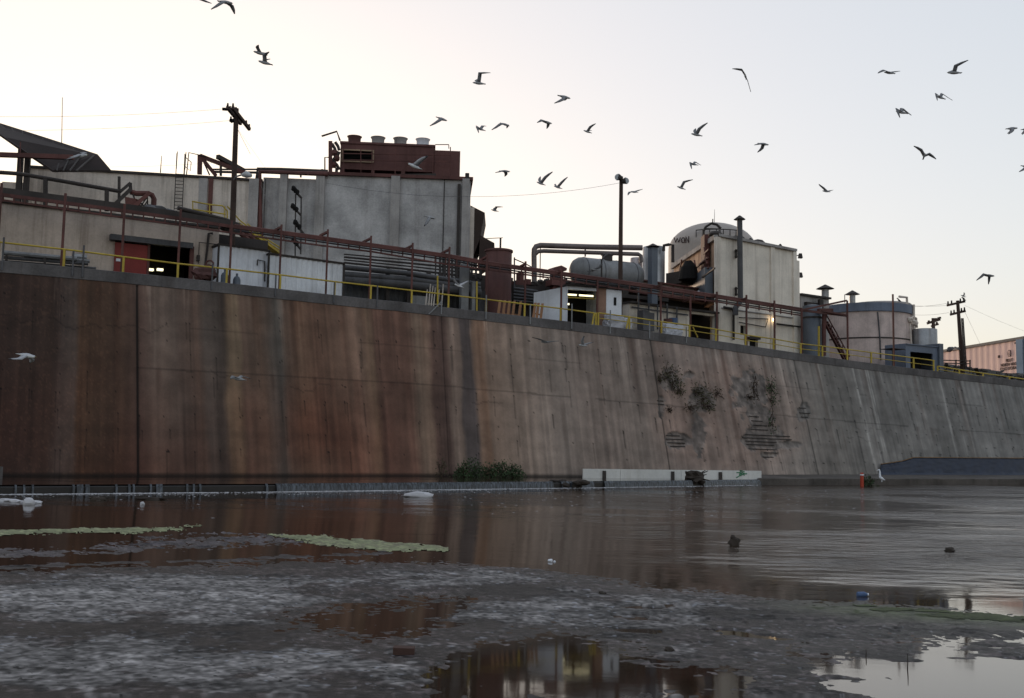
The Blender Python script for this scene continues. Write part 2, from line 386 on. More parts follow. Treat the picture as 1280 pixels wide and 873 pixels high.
# vertical joints: dark sealant; the two by the right are pale patched strips
disp = np.zeros_like(Zg)
for jx, wdt, k in ((172, .05, .42), (557, .035, .72), (821+6, .05, .55), (1010, .05, .65)):
    m_ = np.abs(u-np.interp(jx, midx, u))[None, :] < wdt*(.7+.8*vnoise(V2[:, :1]*1.5, V2[:, :1]*0+jx, 3))
    c = np.where(m_[..., None], c*k, c); disp = np.where(m_, disp-.05, disp)
for jx, wdt in ((1083, .13), (1101, .09), (1098, .05), (1212, .2), (1190, .12)):
    m_ = np.exp(-((u-np.interp(jx, midx, u))/wdt)**2)[None, :]*sstep(.25, .6, vnoise(U2*8, V2*1.1, 77)+.1)*sstep(9.2, 6, V2)
    c = c+m_[..., None]*np.array([27, 27, 26])
# hairline cracks
for k in range(9):
    u0 = RNG.uniform(u[150], u[-150]); v0 = RNG.uniform(2, 8); L_ = RNG.uniform(.6, 2.2)
    path = v0+(fbm(U2*1.1, V2*0, 90+k, 4)-.5)*.9
    c = np.where(((np.abs(V2-path) < .04) & (np.abs(U2-u0) < L_) & (vnoise(U2*2, V2*0, 190+k) > .3))[..., None], c*.82, c)
# tie holes
rr = np.random.default_rng(5)
for k in range(520):
    u0 = rr.uniform(u[60], u[-40]); v0 = rr.choice([1.6, 2.4, 3.2, 4.0, 5.1, 6.0, 6.9, 7.7, 8.6])+rr.normal(0, .05)
    u0 = round(u0/1.2)*1.2+rr.normal(0, .08)
    i = int(np.interp(u0, u, np.arange(NU))); j = int((v0-.5)/(np.median(zt)-.5+.6)*(NV-1))
    if 2 < i < NU-2 and 2 < j < NV-2:
        c[j, i] *= .35
        if rr.random() < .5: c[j:j+int(rr.integers(4, 22)), i] *= .8
# spalled area: lumps broken out, steel showing (picture x 820-1015, y 460-580)
spall = np.zeros_like(Zg)
def patch(px, py, rx, ry, dep, seed):
    global spall
    q = ((sx-px)/rx)**2+((sy-py)/ry)**2+(fbm(U2*1.8, V2*1.8, seed)-.5)*1.8
    spall = np.maximum(spall, sstep(1.0, .55, q)*dep)
for a in ((847, 551, 17, 10, .07, 1), (955, 548, 30, 18, .07, 2), (950, 520, 20, 14, .05, 3), (975, 556, 26, 5, .06, 4), (960, 569, 12, 5, .06, 15), (1005, 516, 9, 14, .06, 5), (827, 508, 5, 14, .09, 6), (862, 468, 6, 4, .1, 7), (943, 490, 12, 14, .06, 8), (838, 475, 16, 16, .035, 9), (880, 500, 20, 20, .03, 10), (935, 490, 28, 26, .025, 11), (873, 540, 9, 36, .02, 12)): patch(*a)
disp = disp-spall*1.4
rubble = fbm(U2*3.2, V2*3.2, 15)
area = sstep(1.25, .4, ((sx-915)/105)**2+((sy-520)/75)**2)
c = c*(1+area[..., None]*np.array([.02, -.02, -.04])*(1+fbm(U2*.7, V2*.7, 16))[..., None])
c = np.where((spall > .012)[..., None], (c*.6+np.array([34, 34, 34.]))*(.5+.75*rubble)[..., None], c)
disp = disp-area*np.clip(fbm(U2*1.5, V2*1.5, 17)-.52, 0, 1)*.25
disp = disp+(fbm(U2*2.2, V2*1.2, 18)-.5)*.012
waterline = sstep(.55, .35, Zg)
c = c*(1-.55*waterline)[..., None]
stain = np.exp(-((sx-868)/7)**2)*sstep(500, 520, sy)*sstep(560, 530, sy)
c = c*(1-.35*stain)[..., None]
lum = c.mean(-1, keepdims=True); c = lum+(c-lum)*(.84-.2*sstep(470, 760, midx))[None, :, None]
colW = np.clip(vsrgb(np.clip(c, 8, 220))*KW, 0, .9)
Xg = Xg+nx[None, :]*disp; Yg = Yg+ny[None, :]*disp
def grid_mesh(name, X, Y, Z, m, color=None, mask=None, smooth=True):
    nv, nu = X.shape; vs = np.stack([X, Y, Z], -1).reshape(-1, 3)
    idx = np.arange(nv*nu).reshape(nv, nu)
    f = np.stack([idx[:-1, :-1], idx[1:, :-1], idx[1:, 1:], idx[:-1, 1:]], -1).reshape(-1, 4)
    if mask is not None:
        f = f[mask.reshape(-1)]
        used = np.unique(f); re = -np.ones(nv*nu, int); re[used] = np.arange(len(used)); f = re[f]; vs = vs[used]
        if color is not None: color = color.reshape(-1, color.shape[-1])[used]
    me = bpy.data.meshes.new(name); me.vertices.add(len(vs)); me.vertices.foreach_set('co', vs.reshape(-1).astype(np.float32))
    me.loops.add(f.size); me.loops.foreach_set('vertex_index', f.reshape(-1).astype(np.int32))
    me.polygons.add(len(f)); me.polygons.foreach_set('loop_start', (np.arange(len(f))*4).astype(np.int32)); me.polygons.foreach_set('loop_total', np.full(len(f), 4, np.int32))
    me.update(calc_edges=True); me.validate()
    if smooth: me.polygons.foreach_set('use_smooth', [True]*len(me.polygons))
    if color is not None:
        cc = color.reshape(-1, color.shape[-1]); 
        if cc.shape[1] == 3: cc = np.concatenate([cc, np.ones((len(cc), 1))], 1)
        ca = me.color_attributes.new('tint', 'FLOAT_COLOR', 'POINT'); ca.data.foreach_set('color', cc.reshape(-1).astype(np.float32))
    me.materials.append(m); o = bpy.data.objects.new(name, me); COL.objects.link(o); return o
M_WALL = mat('stained_channel_concrete', None, .85, var=.16, scale=1.3, bump=.7, attr='tint', fine=11, spec=.25)
W = Thing('channel_wall', 'tall battered concrete channel wall with long brown rust streaks', 'wall')
w_o = grid_mesh('wall_face', Xg, Yg, Zg, M_WALL, colW); w_o.parent = W.root; W.parts.append(w_o)
# parapet along the top, slightly proud
mb = MB(); n_ = 240; uu = np.linspace(u[0], u[-1], n_); px_ = np.interp(uu, ARC, PX)
X_ = np.interp(uu, ARC, TOP[:, 0]); Y_ = np.interp(uu, ARC, TOP[:, 1]); NX_ = np.interp(uu, ARC, NRM[:, 0]); NY_ = np.interp(uu, ARC, NRM[:, 1])
vs = []
for i in range(n_):
    z = ZT(px_[i])
    for d, zz in ((.05, z-.55), (.05, z-.02), (.02, z), (-.33, z), (-.35, z-.02), (-.35, z-.8)):
        vs.append((X_[i]+NX_[i]*d, Y_[i]+NY_[i]*d, zz))
fs = [(i*6+k, i*6+6+k, i*6+6+(k+1) % 6, i*6+(k+1) % 6) for i in range(n_-1) for k in range(6)]+[(0, 1, 2, 3, 4, 5), tuple((n_-1)*6+k for k in range(5, -1, -1))]
mb.add(vs, fs); W.part('parapet', mb, M_PARA)
# bare reinforcing bars in the broken patches
def rebar(x0, y, x1, dy=0):
    i0 = np.array([np.interp(x0, sx[j], np.arange(NU)) for j in range(NV)]); yy0 = np.array([sy[j, int(i0[j])] for j in range(NV)])
    j0 = int(np.argmin(abs(yy0-y))); ia, ib = int(np.interp(x0, sx[j0], np.arange(NU))), int(np.interp(x1, sx[j0], np.arange(NU)))
    pts = [(Xg[j0, i]-nx[i]*0+nx[i]*(.05+.02*math.sin(i)), Yg[j0, i]+ny[i]*(.05+.02*math.sin(i)), Zg[j0, i]) for i in range(ia, ib+1, 3)]
    mb = MB()
    if len(pts) > 1: mb.tube(pts, .028, 5); W.part('rebar', mb, M_DARK)
for x0, y, x1 in ((833, 545, 852), (834, 549, 856), (836, 553, 860), (839, 558, 860), (938, 521, 953), (941, 526, 957), (944, 531, 962), (940, 537, 962), (932, 543, 990), (930, 547, 992), (934, 551, 974), (935, 556, 972), (937, 561, 974), (956, 566, 975), (955, 571, 968), (1001, 510, 1012), (1001, 516, 1014), (1003, 521, 1013), (822, 501, 832), (823, 506, 832)):
    rebar(x0, y, x1)
W.done()
# ================================================================ terrace behind the wall, river bed, water
M_GROUND = mat('oily_yard_ground', (74, 68, 62), .9, var=.35)
gx = []; 
offs = [.34, 6, 20, 60, 160, 420, 1200]
sel = np.linspace(0, len(PX)-1, 90).astype(int)
A = []
for o_ in offs:
    row = []
    for i in sel:
        z = ZT(PX[i])-.75
        row.append((TOP[i, 0]-NRM[i, 0]*o_*(1 if o_ < 30 else 1), TOP[i, 1]-NRM[i, 1]*o_, z if o_ < 60 else 9.0))
    A.append(row)
A = np.array(A)
# keep the far rows from crossing: send them straight back
for k in range(3, len(offs)):
    A[k, :, 0] = A[2, :, 0]+(np.linspace(-1, 1, len(sel)))*offs[k]*.9-offs[k]*.3; A[k, :, 1] = A[2, :, 1]+offs[k]*.8
tag(grid_mesh('terrace_ground', A[..., 0], A[..., 1], A[..., 2], M_GROUND, smooth=False), None, None, kind='structure')
mb = MB(); mb.add([(-2500, -2500, -.7), (2500, -2500, -.7), (2500, 90, -.7), (-2500, 90, -.7)], [(0, 1, 2, 3)])
o = link('river_bed', mb, mat('silt', (60, 50, 44), .9)); tag(o, None, None, kind='structure')
mb = MB(); mb.add([(-2500, 88, -1.2), (2500, 88, -1.2), (2500, 4000, -1.2), (-2500, 4000, -1.2)], [(0, 1, 2, 3)])
o = link('distant_ground', mb, M_GROUND); tag(o, None, None, kind='structure')
def water_mat(name, col, sc, st, rip_attr=True, rough=.05):
    m = bpy.data.materials.new(name); m.use_nodes = True; nt = m.node_tree; N = nt.nodes; L = nt.links; b = N['Principled BSDF']
    b.inputs['Base Color'].default_value = (*srgb(col), 1); b.inputs['Roughness'].default_value = rough; b.inputs['IOR'].default_value = 1.42
    g = N.new('ShaderNodeNewGeometry')
    def noise(s, d, vec): 
        q = N.new('ShaderNodeTexNoise'); q.inputs['Scale'].default_value = s; q.inputs['Detail'].default_value = d; L.new(vec, q.inputs['Vector']); return q.outputs['Fac']
    mp = N.new('ShaderNodeMapping'); mp.inputs['Scale'].default_value = (.55, 1, 1); mp.inputs['Rotation'].default_value = (0, 0, .35); L.new(g.outputs['Position'], mp.inputs[0])
    n1 = noise(sc, 7, mp.outputs[0]); n2 = noise(sc*.22, 2, mp.outputs[0])
    add = N.new('ShaderNodeMath'); add.operation = 'MULTIPLY_ADD'; L.new(n2, add.inputs[0]); add.inputs[1].default_value = 2.4; L.new(n1, add.inputs[2])
    bp = N.new('ShaderNodeBump'); bp.inputs['Distance'].default_value = .2; L.new(add.outputs[0], bp.inputs['Height'])
    if rip_attr:
        a = N.new('ShaderNodeAttribute'); a.attribute_name = 'tint'; mu = N.new('ShaderNodeMath'); mu.operation = 'MULTIPLY'; L.new(a.outputs['Fac'], mu.inputs[0]); mu.inputs[1].default_value = st; L.new(mu.outputs[0], bp.inputs['Strength'])
    else: bp.inputs['Strength'].default_value = st
    L.new(bp.outputs[0], b.inputs['Normal'])
    if rip_attr:
        mr = N.new('ShaderNodeMapRange'); L.new(a.outputs['Fac'], mr.inputs[0]); mr.inputs[1].default_value = .03; mr.inputs[2].default_value = .4; mr.inputs[3].default_value = rough; mr.inputs[4].default_value = .16; L.new(mr.outputs[0], b.inputs['Roughness'])
    return m
M_WATER = water_mat('river_water', (44, 32, 23), 2.6, 1.0)
M_POOL = water_mat('pool_water', (44, 32, 26), 2.0, .06, False)
xs = np.concatenate([[-1500, -400], np.arange(-110, 150, 1.2), [400, 1500]]); ys = np.concatenate([[-1500, -300], np.arange(-30, 128, 1.2), [135]])
XX, YY = np.meshgrid(xs, ys); ok = YY > 3
wx_, wy_ = project(np.stack([XX, np.where(ok, YY, 3), 0*XX], -1))
rip = .016*sstep(770, 690, wy_)+.003+.15*sstep(652, 618, wy_)*(.35+.65*sstep(250, 800, wx_))+.6*sstep(760, 1150, wx_+ (fbm(XX*.2, YY*.2, 3)-.5)*200)*sstep(752, 690, wy_)+.03*sstep(500, 900, wx_)*sstep(680, 625, wy_)
rip = rip+.5*np.exp(-((wy_-np.interp(wx_, [990, 1240], [711, 696]))/3.0)**2)*sstep(985, 1040, wx_)*sstep(1260, 1210, wx_)
rip = np.where(ok, rip*(.3+1.5*sstep(.36, .64, fbm(XX*.14, YY*.35, 8))), .05)
# shallow calm beside the mud bank
o = grid_mesh('river_water', XX, YY, 0*XX, M_WATER, np.repeat(rip[..., None], 3, -1)); tag(o, None, None, kind='structure')
# ================================================================ weir, upper pool, falling water
CREST = [(-330, 609.5), (0, 607), (330, 605.5), (640, 603), (850, 601.2), (950, 600)]
def crest(px): return onz(px, float(np.interp(px, [a for a, _ in CREST], [b for _, b in CREST])), .31)
NC = 480; cpx = np.linspace(-330, 952, NC); CR_ = np.array([crest(p) for p in cpx])
cd = np.gradient(CR_[:, :2], axis=0); cd /= np.linalg.norm(cd, axis=1)[:, None]; cn = np.stack([cd[:, 1], -cd[:, 0]], 1)
def ribbon(idx, prof):     # prof (d toward the camera, z) closed section swept along the crest
    k = len(prof); vs = [(CR_[i, 0]+cn[i, 0]*d, CR_[i, 1]+cn[i, 1]*d, z) for i in idx for d, z in prof]
    n = len(idx); fs = [(i*k+j, i*k+k+j, i*k+k+(j+1) % k, i*k+(j+1) % k) for i in range(n-1) for j in range(k)]+[tuple(range(k)), tuple(range((n-1)*k+k-1, (n-1)*k-1, -1))]
    return MB().add(vs, fs)
M_WEIR = mat('black_wet_weir', (34, 30, 29), .5, var=.35, spec=.5)
single('weir', ribbon(range(NC), [(0, .27), (.04, .24), (.0, -.65), (-.5, -.65), (-.5, .27)]), M_WEIR, 'low dark concrete weir in front of the channel wall', 'weir')
# pool between the crest and the wall foot
rowA = []; rowB = []
for i, p in enumerate(cpx):
    rowA.append((CR_[i, 0]+cn[i, 0]*-.02, CR_[i, 1]-cn[i, 1]*.02, .325))
    k = int(np.interp(p, sx[NV-8], np.arange(NU))) if p > sx[NV-8, 0] else 0
    rowB.append((Xg[-1, k]-nx[k]*.1, Yg[-1, k]-ny[k]*.1, .325))
AB = np.array([rowA, rowB]); o = grid_mesh('upper_pool_water', AB[..., 0], AB[..., 1], AB[..., 2], M_POOL, smooth=False); tag(o, None, None, kind='structure')
def fall_mat():
    m = bpy.data.materials.new('falling_water'); m.use_nodes = True; nt = m.node_tree; N = nt.nodes; L = nt.links; b = N['Principled BSDF']
    g = N.new('ShaderNodeNewGeometry'); mp = N.new('ShaderNodeMapping'); mp.inputs['Scale'].default_value = (9, 9, 1.6); L.new(g.outputs['Position'], mp.inputs[0])
    q = N.new('ShaderNodeTexNoise'); q.inputs['Scale'].default_value = 1.4; q.inputs['Detail'].default_value = 5; L.new(mp.outputs[0], q.inputs['Vector'])
    r = N.new('ShaderNodeValToRGB'); r.color_ramp.elements[0].position = .4; r.color_ramp.elements[0].color = (*srgb(24, 24, 27), 1); r.color_ramp.elements[1].position = .82; r.color_ramp.elements[1].color = (*srgb(96, 102, 112), 1)
    L.new(q.outputs['Fac'], r.inputs[0]); L.new(r.outputs[0], b.inputs['Base Color']); b.inputs['Roughness'].default_value = .25
    bp = N.new('ShaderNodeBump'); bp.inputs['Strength'].default_value = .5; bp.inputs['Distance'].default_value = .05; L.new(q.outputs['Fac'], bp.inputs['Height']); L.new(bp.outputs[0], b.inputs['Normal']); return m
M_FALL = fall_mat()
def fall(a, b):
    idx = [i for i in range(NC) if a <= cpx[i] <= b]
    if len(idx) < 2:
        k = int(np.argmin(abs(cpx-(a+b)/2))); idx = [k, min(k+1, NC-1)]
    o = link('falling_water', ribbon(idx, [(-.06, .335), (.06, .33), (.13, .2), (.16, -.05), (.13, -.05), (.1, .2), (.03, .3), (-.06, .3)]), M_FALL, True); return o
spans = [(17, 23), (26, 31), (38, 40), (88, 92), (95, 104), (106, 112), (142, 144), (158, 160), (163, 168), (186, 190), (192, 205), (231, 233), (240, 242), (248, 253), (330, 336), (342, 690), (700, 742), (752, 866), (876, 950)]
for a in spans:
    tag(fall(*a), None, None, kind='stuff')
# foam at the foot of the weir, and painted sky glints on the river ripples
M_FOAM_GLINT = mat('foam', (176, 174, 178), .8, var=.15, spec=.3)
mb = MB(); rr = random.Random(3)
def fleck(x, y, dx, dy, l, w, h):
    vs = [(x, y, h)]+[(x+dx*l*math.cos(a)*q-dy*w*math.sin(a)*q, y+dy*l*math.cos(a)*q+dx*w*math.sin(a)*q, .001) for a, q in ((k_*math.pi/4, rr.uniform(.6, 1.2)) for k_ in range(8))]
    mb.add(vs, [(0, k_+1, (k_+1) % 8+1) for k_ in range(8)])
for k in range(3600):
    i = rr.randrange(24, NC-6); near_fall = any(a-6 <= cpx[i] <= b+6 for a, b in spans)
    if not near_fall and rr.random() < .8: continue
    d = .17+abs(rr.gauss(0, .16)) if rr.random() < .8 else .2+rr.expovariate(1.1); t_ = rr.uniform(-.5, .5); s_ = rr.uniform(.4, 1)*(1 if d < .5 else .6)
    fleck(CR_[i, 0]+cn[i, 0]*d+cd[i, 0]*t_, CR_[i, 1]+cn[i, 1]*d+cd[i, 1]*t_, cd[i, 0], cd[i, 1], .09*s_, .03*s_, .02*s_)
for k in range(420):  # pale flecks drawn as glints of sky on the ripples
    px, py = rr.uniform(-60, 1330), 613+abs(rr.gauss(0, 1))*14
    if rr.random() > .15+.85*(px > 560): continue
    p = onz(px, py, 0); s_ = rr.uniform(.4, 1); fleck(p[0], p[1], 1, 0, .08*s_, .02*s_, .006)
tag(link('foam', mb, M_FOAM_GLINT), None, None, kind='stuff')  # weir foam together with the painted glints
# ================================================================ mud bank
def poly_mask(x, y, poly):     # signed distance, + inside
    inside = np.zeros(x.shape, bool); dist = np.full(x.shape, 1e9); n = len(poly)
    for i in range(n):
        x0, y0 = poly[i]; x1, y1 = poly[(i+1) % n]
        dx, dy = x1-x0, y1-y0; tt = np.clip(((x-x0)*dx+(y-y0)*dy)/(dx*dx+dy*dy+1e-9), 0, 1)
        dist = np.minimum(dist, np.hypot(x-x0-tt*dx, (y-y0-tt*dy)))
        cnd = ((y0 > y) != (y1 > y)) & (x < (x1-x0)*(y-y0)/(y1-y0+1e-9)+x0); inside ^= cnd
    return np.where(inside, dist, -dist)
gyv = np.concatenate([np.arange(648, 870, .8), np.arange(870, 1400, 8)]); gxv = np.concatenate([np.arange(-560, -40, 8.0), np.arange(-40, 1322, 1.9), np.arange(1322, 1860, 8.0)])
GX, GY = np.meshgrid(gxv, gyv)
r_ = np.array([ray(a, b) for a, b in ((0, 0), (1, 0), (0, 1))])
RX = r_[0][None, None]+GX[..., None]*(r_[1]-r_[0])+GY[..., None]*(r_[2]-r_[0])
TT = (0-CAMZ)/RX[..., 2]; MX = RX[..., 0]*TT; MY = RX[..., 1]*TT
scale_d = np.clip(MY, 4, 60)
nz = fbm(MX*.55, MY*.55, 101, 5)-.5; nz2 = fbm(MX*2.2, MY*2.2, 102, 4)-.5; nz3 = fbm(MX*7, MY*7, 103, 3)-.5; nz4 = fbm(MX*15, MY*15, 104, 3)-.5
BANK = [(-600, 716), (0, 716), (120, 711), (300, 705), (420, 701), (520, 701), (600, 706), (680, 714), (760, 725), (860, 737), (960, 746), (1080, 756), (1180, 763), (1290, 771), (1900, 800), (1900, 1420), (-600, 1420)]
HOLES = [[(345, 778), (400, 770), (470, 760), (540, 751), (590, 753), (585, 765), (560, 780), (520, 792), (440, 788), (390, 782)],
         [(560, 822), (610, 806), (660, 796), (720, 793), (775, 812), (830, 826), (900, 832), (955, 846), (930, 880), (560, 880), (520, 850)],
         [(1000, 828), (1060, 818), (1120, 806), (1200, 800), (1330, 798), (1330, 1000), (1100, 1000), (1020, 856)],
         [(985, 812), (1010, 815), (1010, 822), (985, 820)]]
mask = poly_mask(GX, GY, BANK)+nz*12+nz2*8+nz3*9+nz4*14
mask = np.minimum(mask, 60-150*np.clip(fbm(MX*.5+7, MY*1.1, 140, 5)-.55, 0, 1)-60*np.exp(-((GY-800)/60)**2)*np.clip((GX-250)/500, 0, 1)*(fbm(MX*2, MY*3, 141, 4) > .52))
for h in HOLES: mask = np.minimum(mask, -poly_mask(GX, GY, h)+4+nz*26+nz2*26+nz3*26+nz4*34)
_h3 = poly_mask(GX, GY, HOLES[2]); _isl = (fbm(MX*1.6, MY*3.2, 170, 5)-.5)*150-np.maximum(_h3, 0)*.42-2
mask = np.where(_h3 > 0, np.maximum(mask, _isl), mask)
BARS = [[(-600, 694), (60, 686), (200, 672), (330, 668), (420, 674), (330, 682), (200, 690), (100, 693), (-100, 699)],
        [(-600, 712), (0, 708), (150, 702), (300, 697), (480, 690), (490, 692), (330, 701), (150, 706), (0, 713)]]
bar = np.maximum(poly_mask(GX, GY, BARS[0])+nz*16+nz2*14+nz3*12+nz4*14-1.5, poly_mask(GX, GY, BARS[1])+nz*5+nz2*8+nz3*6-1)
ALG = [[(-600, 663), (0, 661), (90, 660), (215, 660), (240, 662), (160, 667), (60, 669), (-600, 673)], [(330, 668), (400, 671), (450, 675), (560, 686), (560, 690), (480, 688), (430, 683), (370, 677)], [(215, 657), (255, 657.2), (252, 658.6), (225, 658.8)], [(1060, 757), (1150, 763), (1300, 771), (1400, 780), (1300, 783), (1180, 775), (1090, 765)]]
alg = np.full(GX.shape, -99.)
for k, a in enumerate(ALG): alg = np.maximum(alg, poly_mask(GX, GY, a)+nz*6+nz2*5+nz3*4+nz4*4-.6)
hgt = np.clip(mask/16, -1, 1)*.012+np.where(mask > 0, (nz*.03+nz2*.014+nz3*.008)*np.clip(mask/16, 0, 1), 0)
hgt = hgt+.02*np.exp(-((GY-np.interp(GX, [0, 600, 900], [735, 735, 770]))/18)**2)*np.clip(mask/20, 0, 1)
hb = np.clip(bar/5, -1, 1)*.02+nz3*.012
hgt = np.maximum(hgt, hb); ha = np.clip(alg/3, -1, 1)*.012
# colour: damp dark rim, pale dried silt on the flats with strands
dry = sstep(.0, .016, hgt+nz2*.012+nz3*.006)
pale_z = np.clip(np.maximum.reduce([np.exp(-((GX-180)/280)**2-((GY-750)/20)**2), np.exp(-((GX-150)/330)**2-((GY-830)/26)**2), 1.1*np.exp(-((GX-740)/170)**2-((GY-768)/26)**2), .7*np.exp(-((GX-560)/120)**2-((GY-727)/10)**2)])+nz*.9+nz2*.35, 0, 1)
mc = np.array([50, 43, 39.])[None, None]*(1-dry[..., None])+np.array([84, 76, 73.])[None, None]*dry[..., None]
mc = mc+pale_z[..., None]*np.array([66, 68, 72.])*dry[..., None]
tx3 = fbm(MX*3.5, MY*9, 150, 5)-.5; mc = mc*(1+tx3*1.25+nz3*.5)[..., None]
strand = sstep(.62, .75, vnoise(MX*1.2+nz2*3, MY*6+nz*4, 111))*.5+sstep(.7, .8, vnoise(MX*9, MY*16, 112))*.5
mc = mc*(1-.38*strand*(1-.5*pale_z))[..., None]
dark = sstep(.5, .72, fbm(MX*.8+3, MY*1.4, 113)+.22*np.exp(-((GY-np.interp(GX, [0, 300, 700, 1100], [792, 788, 745, 790]))/12)**2))
mc = mc*(1-.5*dark)[..., None]
fl = (vnoise(MX*13, MY*22, 121) > .9)*(vnoise(MX*1.1, MY*1.1, 122) > .42)
mc = np.where(fl[..., None], mc*.5+np.array([92, 90, 92.]), mc)
fl2 = (vnoise(MX*17, MY*30, 123) > .9); mc = np.where(fl2[..., None], mc*.5, mc)
green = sstep(900, 1100, GX)*np.exp(-((GY-np.interp(GX, [900, 1280], [752, 778]))/9)**2)
mc = mc*(1-green[..., None])+np.array([74, 80, 54.])*green[..., None]
bm_ = (bar > 0) & (mask <= 0)
mc = np.where(bm_[..., None], np.array([70, 62, 64.])*(1+nz2*1.2+nz3*1.2+tx3)[..., None], mc)
edge2 = sstep(698, 694, GY)*0+np.exp(-((GY-np.interp(GX, [0, 480], [710, 691]))/1.6)**2)*(GX < 520)
mc = mc*(1-.6*edge2)[..., None]
gr0 = vnoise(MX*15, MY*15, 159)-.5; cr = fbm(MX*2.3+nz2, MY*2.3, 160, 5); cov = sstep(-.13, .13, cr-.5+(pale_z-.26)*.62+(dry-1)*.2+gr0*.14+nz4*.14)
gr = vnoise(MX*19, MY*19, 161)-.5; g2 = fbm(MX*6, MY*6, 162, 4)-.5
wetc = np.array([44, 39, 39.])*(1+g2*1.2+gr*.9)[..., None]+np.array([34, 32, 33.])*sstep(.16, .34, gr+nz4*.6)[..., None]; scum = (np.array([106, 102, 101.])+pale_z[..., None]*np.array([24, 24, 24.]))*(1+g2*.55+gr*.6+nz4*.6)[..., None]
mc = wetc*(1-cov[..., None])+scum*cov[..., None]
mc = mc*(1-.4*dark*(1-.5*cov))[..., None]*(1-.3*strand)[..., None]
mc = np.where(fl[..., None], mc*.5+np.array([86, 88, 94.]), mc); mc = np.where(fl2[..., None], mc*.45, mc)
mc = mc*(1-green[..., None])+np.array([74, 80, 58.])*(1+g2*.8)[..., None]*green[..., None]
mc = np.where(bm_[..., None], np.array([66, 62, 66.])*(1+g2*1.3+gr*.6)[..., None], mc); mc = mc*(1-.6*edge2)[..., None]
mcl = np.concatenate([vsrgb(np.clip(mc, 6, 235)), np.clip(cov*.75+dry*.25, 0, 1)[..., None]], -1)
M_MUD = mat('wet_silt', None, .62, var=.22, scale=2.5, bump=.7, attr='tint', fine=26, spec=.14)
keep = (hgt[:-1, :-1] > -.011) | (hgt[1:, 1:] > -.011)
o = grid_mesh('mud_bank', MX, MY, hgt, M_MUD, mcl, keep); tag(o, None, None, kind='structure')
acol = np.where((nz3+nz2 > .2)[..., None], np.array([100, 98, 78.]), np.array([124, 128, 96.]))*(1+nz2*.5+nz3*.5+nz4*.5)[..., None]
acol = np.where((GX > 900)[..., None], acol*np.array([.52, .56, .46]), acol)
keepa = (ha[:-1, :-1] > -.004) & (ha[1:, 1:] > -.004) & (GX[:-1, :-1] < 1900)
keepa &= ~((GX[:-1, :-1] > 900) & (vnoise(MX*3, MY*6, 131)[:-1, :-1] > .5))
o = grid_mesh('algae_mat', MX, MY, np.maximum(ha, hgt)+.006+nz3*.006, mat('algae', None, .8, var=.25, scale=3, bump=.5, attr='tint', fine=24), vsrgb(np.clip(acol, 6, 235)), keepa); tag(o, None, None, kind='stuff')
# ================================================================ the plant on the terrace
G0 = ground(200)
def gz(px): return ground(px)-.02
# ---- long pale warehouse behind
f = Face(22, 321, YL=66.5, YR=69.0); z0 = gz(150)
T = Thing('long_warehouse', 'long pale stucco warehouse with flat roof behind the lower red doored building', 'building')
sA, zA = f.sz(22, 209); sB, zB = f.sz(321, 222)
mb = MB(); f.box(mb, 0, f.L, z0, zA-.02, 0, 12); T.part('wall', mb, M_STUCCO)
mb = MB(); f.box(mb, -.1, f.L+.05, zA-.02, zA+.14, -.12, 12.1); T.part('roof_edge', mb, M_DARK)
mb = MB(); f.box(mb, -1.6, -.01, z0, f.sz(10, 225)[1], .6, 9); T.part('annex', mb, M_STUCCO)
mb = MB()
for x in (263,):
    a = f.sz(x, 250)[0]; f.box(mb, a-.14, a+.14, z0, zA-.04, -.16, .05)
T.part('downpipe', mb, M_RED)
mb = MB(); a = f.sz(254, 250)[0]; f.box(mb, a-.3, a+.25, z0, zA-.04, -.1, .05); T.part('pilaster', mb, M_PIL)
mb = MB(); a, b = f.sz(311, 250)[0], f.sz(323, 250)[0]; f.box(mb, a, b, z0, zA+.1, -.3, .4); T.part('corner_pilaster', mb, M_PIL)
T.done()
T = Thing('roof_ladder', 'steel ladder with cage hoops fixed to the long pale warehouse wall', 'ladder')
mb = MB(); aL, aR = f.sz(219.5, 240)[0], f.sz(229.5, 240)[0]; zt_, zb_ = zA+.9, f.sz(225, 264)[1]
for a in (aL, aR): mb.bar(f.w(a, zb_, -.25), f.w(a, zt_+.6, -.25), .05)
T.part('rail', mb, M_DARK)
mb = MB()
for k in range(11): z = lerp(zb_+.1, zA+.1, k/10); mb.bar(f.w(aL, z, -.25), f.w(aR, z, -.25), .04)
T.part('rungs', mb, M_DARK)
mb = MB()
for dx in (0, .55):
    mb.tube([f.w(aL+dx, zA+.1, -.25), f.w(aL+dx, zA+1.3, -.25), f.w(aL+dx+.1, zA+1.5, -.7), f.w(aL+dx+.1, zA+.3, -.8)], .025, 5)
T.part('hoop', mb, M_DARK); T.done()
# roof handrail goose posts near the ladder and steel roof frame
T = Thing('roof_steel_frame', 'rusty triangular steel frame standing on the warehouse roof beside the wooden utility pole', 'steel frame')
mb = MB()
def fb(x0, y0, x1, y1, w=.2, d=.6, d2=None): mb.bar(f.p(x0, y0, d), f.p(x1, y1, d if d2 is None else d2), w)
fb(249.5, 218, 250, 194, .3); fb(250, 195, 270, 220, .24); fb(250, 195, 312, 219, .26); T.part('brace', mb, M_RED)
mb = MB(); fb(272, 196, 305, 214, .28, .8, 3); fb(252, 197, 262, 219, .1); T.part('strut', mb, M_DARK)
mb = MB(); fb(264, 212, 322, 212, .1); fb(264, 215, 322, 216, .14); fb(276, 208, 276, 220, .16); T.part('pipe_rail', mb, M_DARK)
mb = MB(); mb.tube([f.p(233, 219, .4), f.p(236, 191, .4), f.p(258, 196, .4)], .04, 5); mb.tube([f.p(232, 197, .4), f.p(239, 203, .4), f.p(238, 214, .4), f.p(231, 208, .4)], .03, 5); T.part('guard_hoop', mb, M_DARK); T.done()
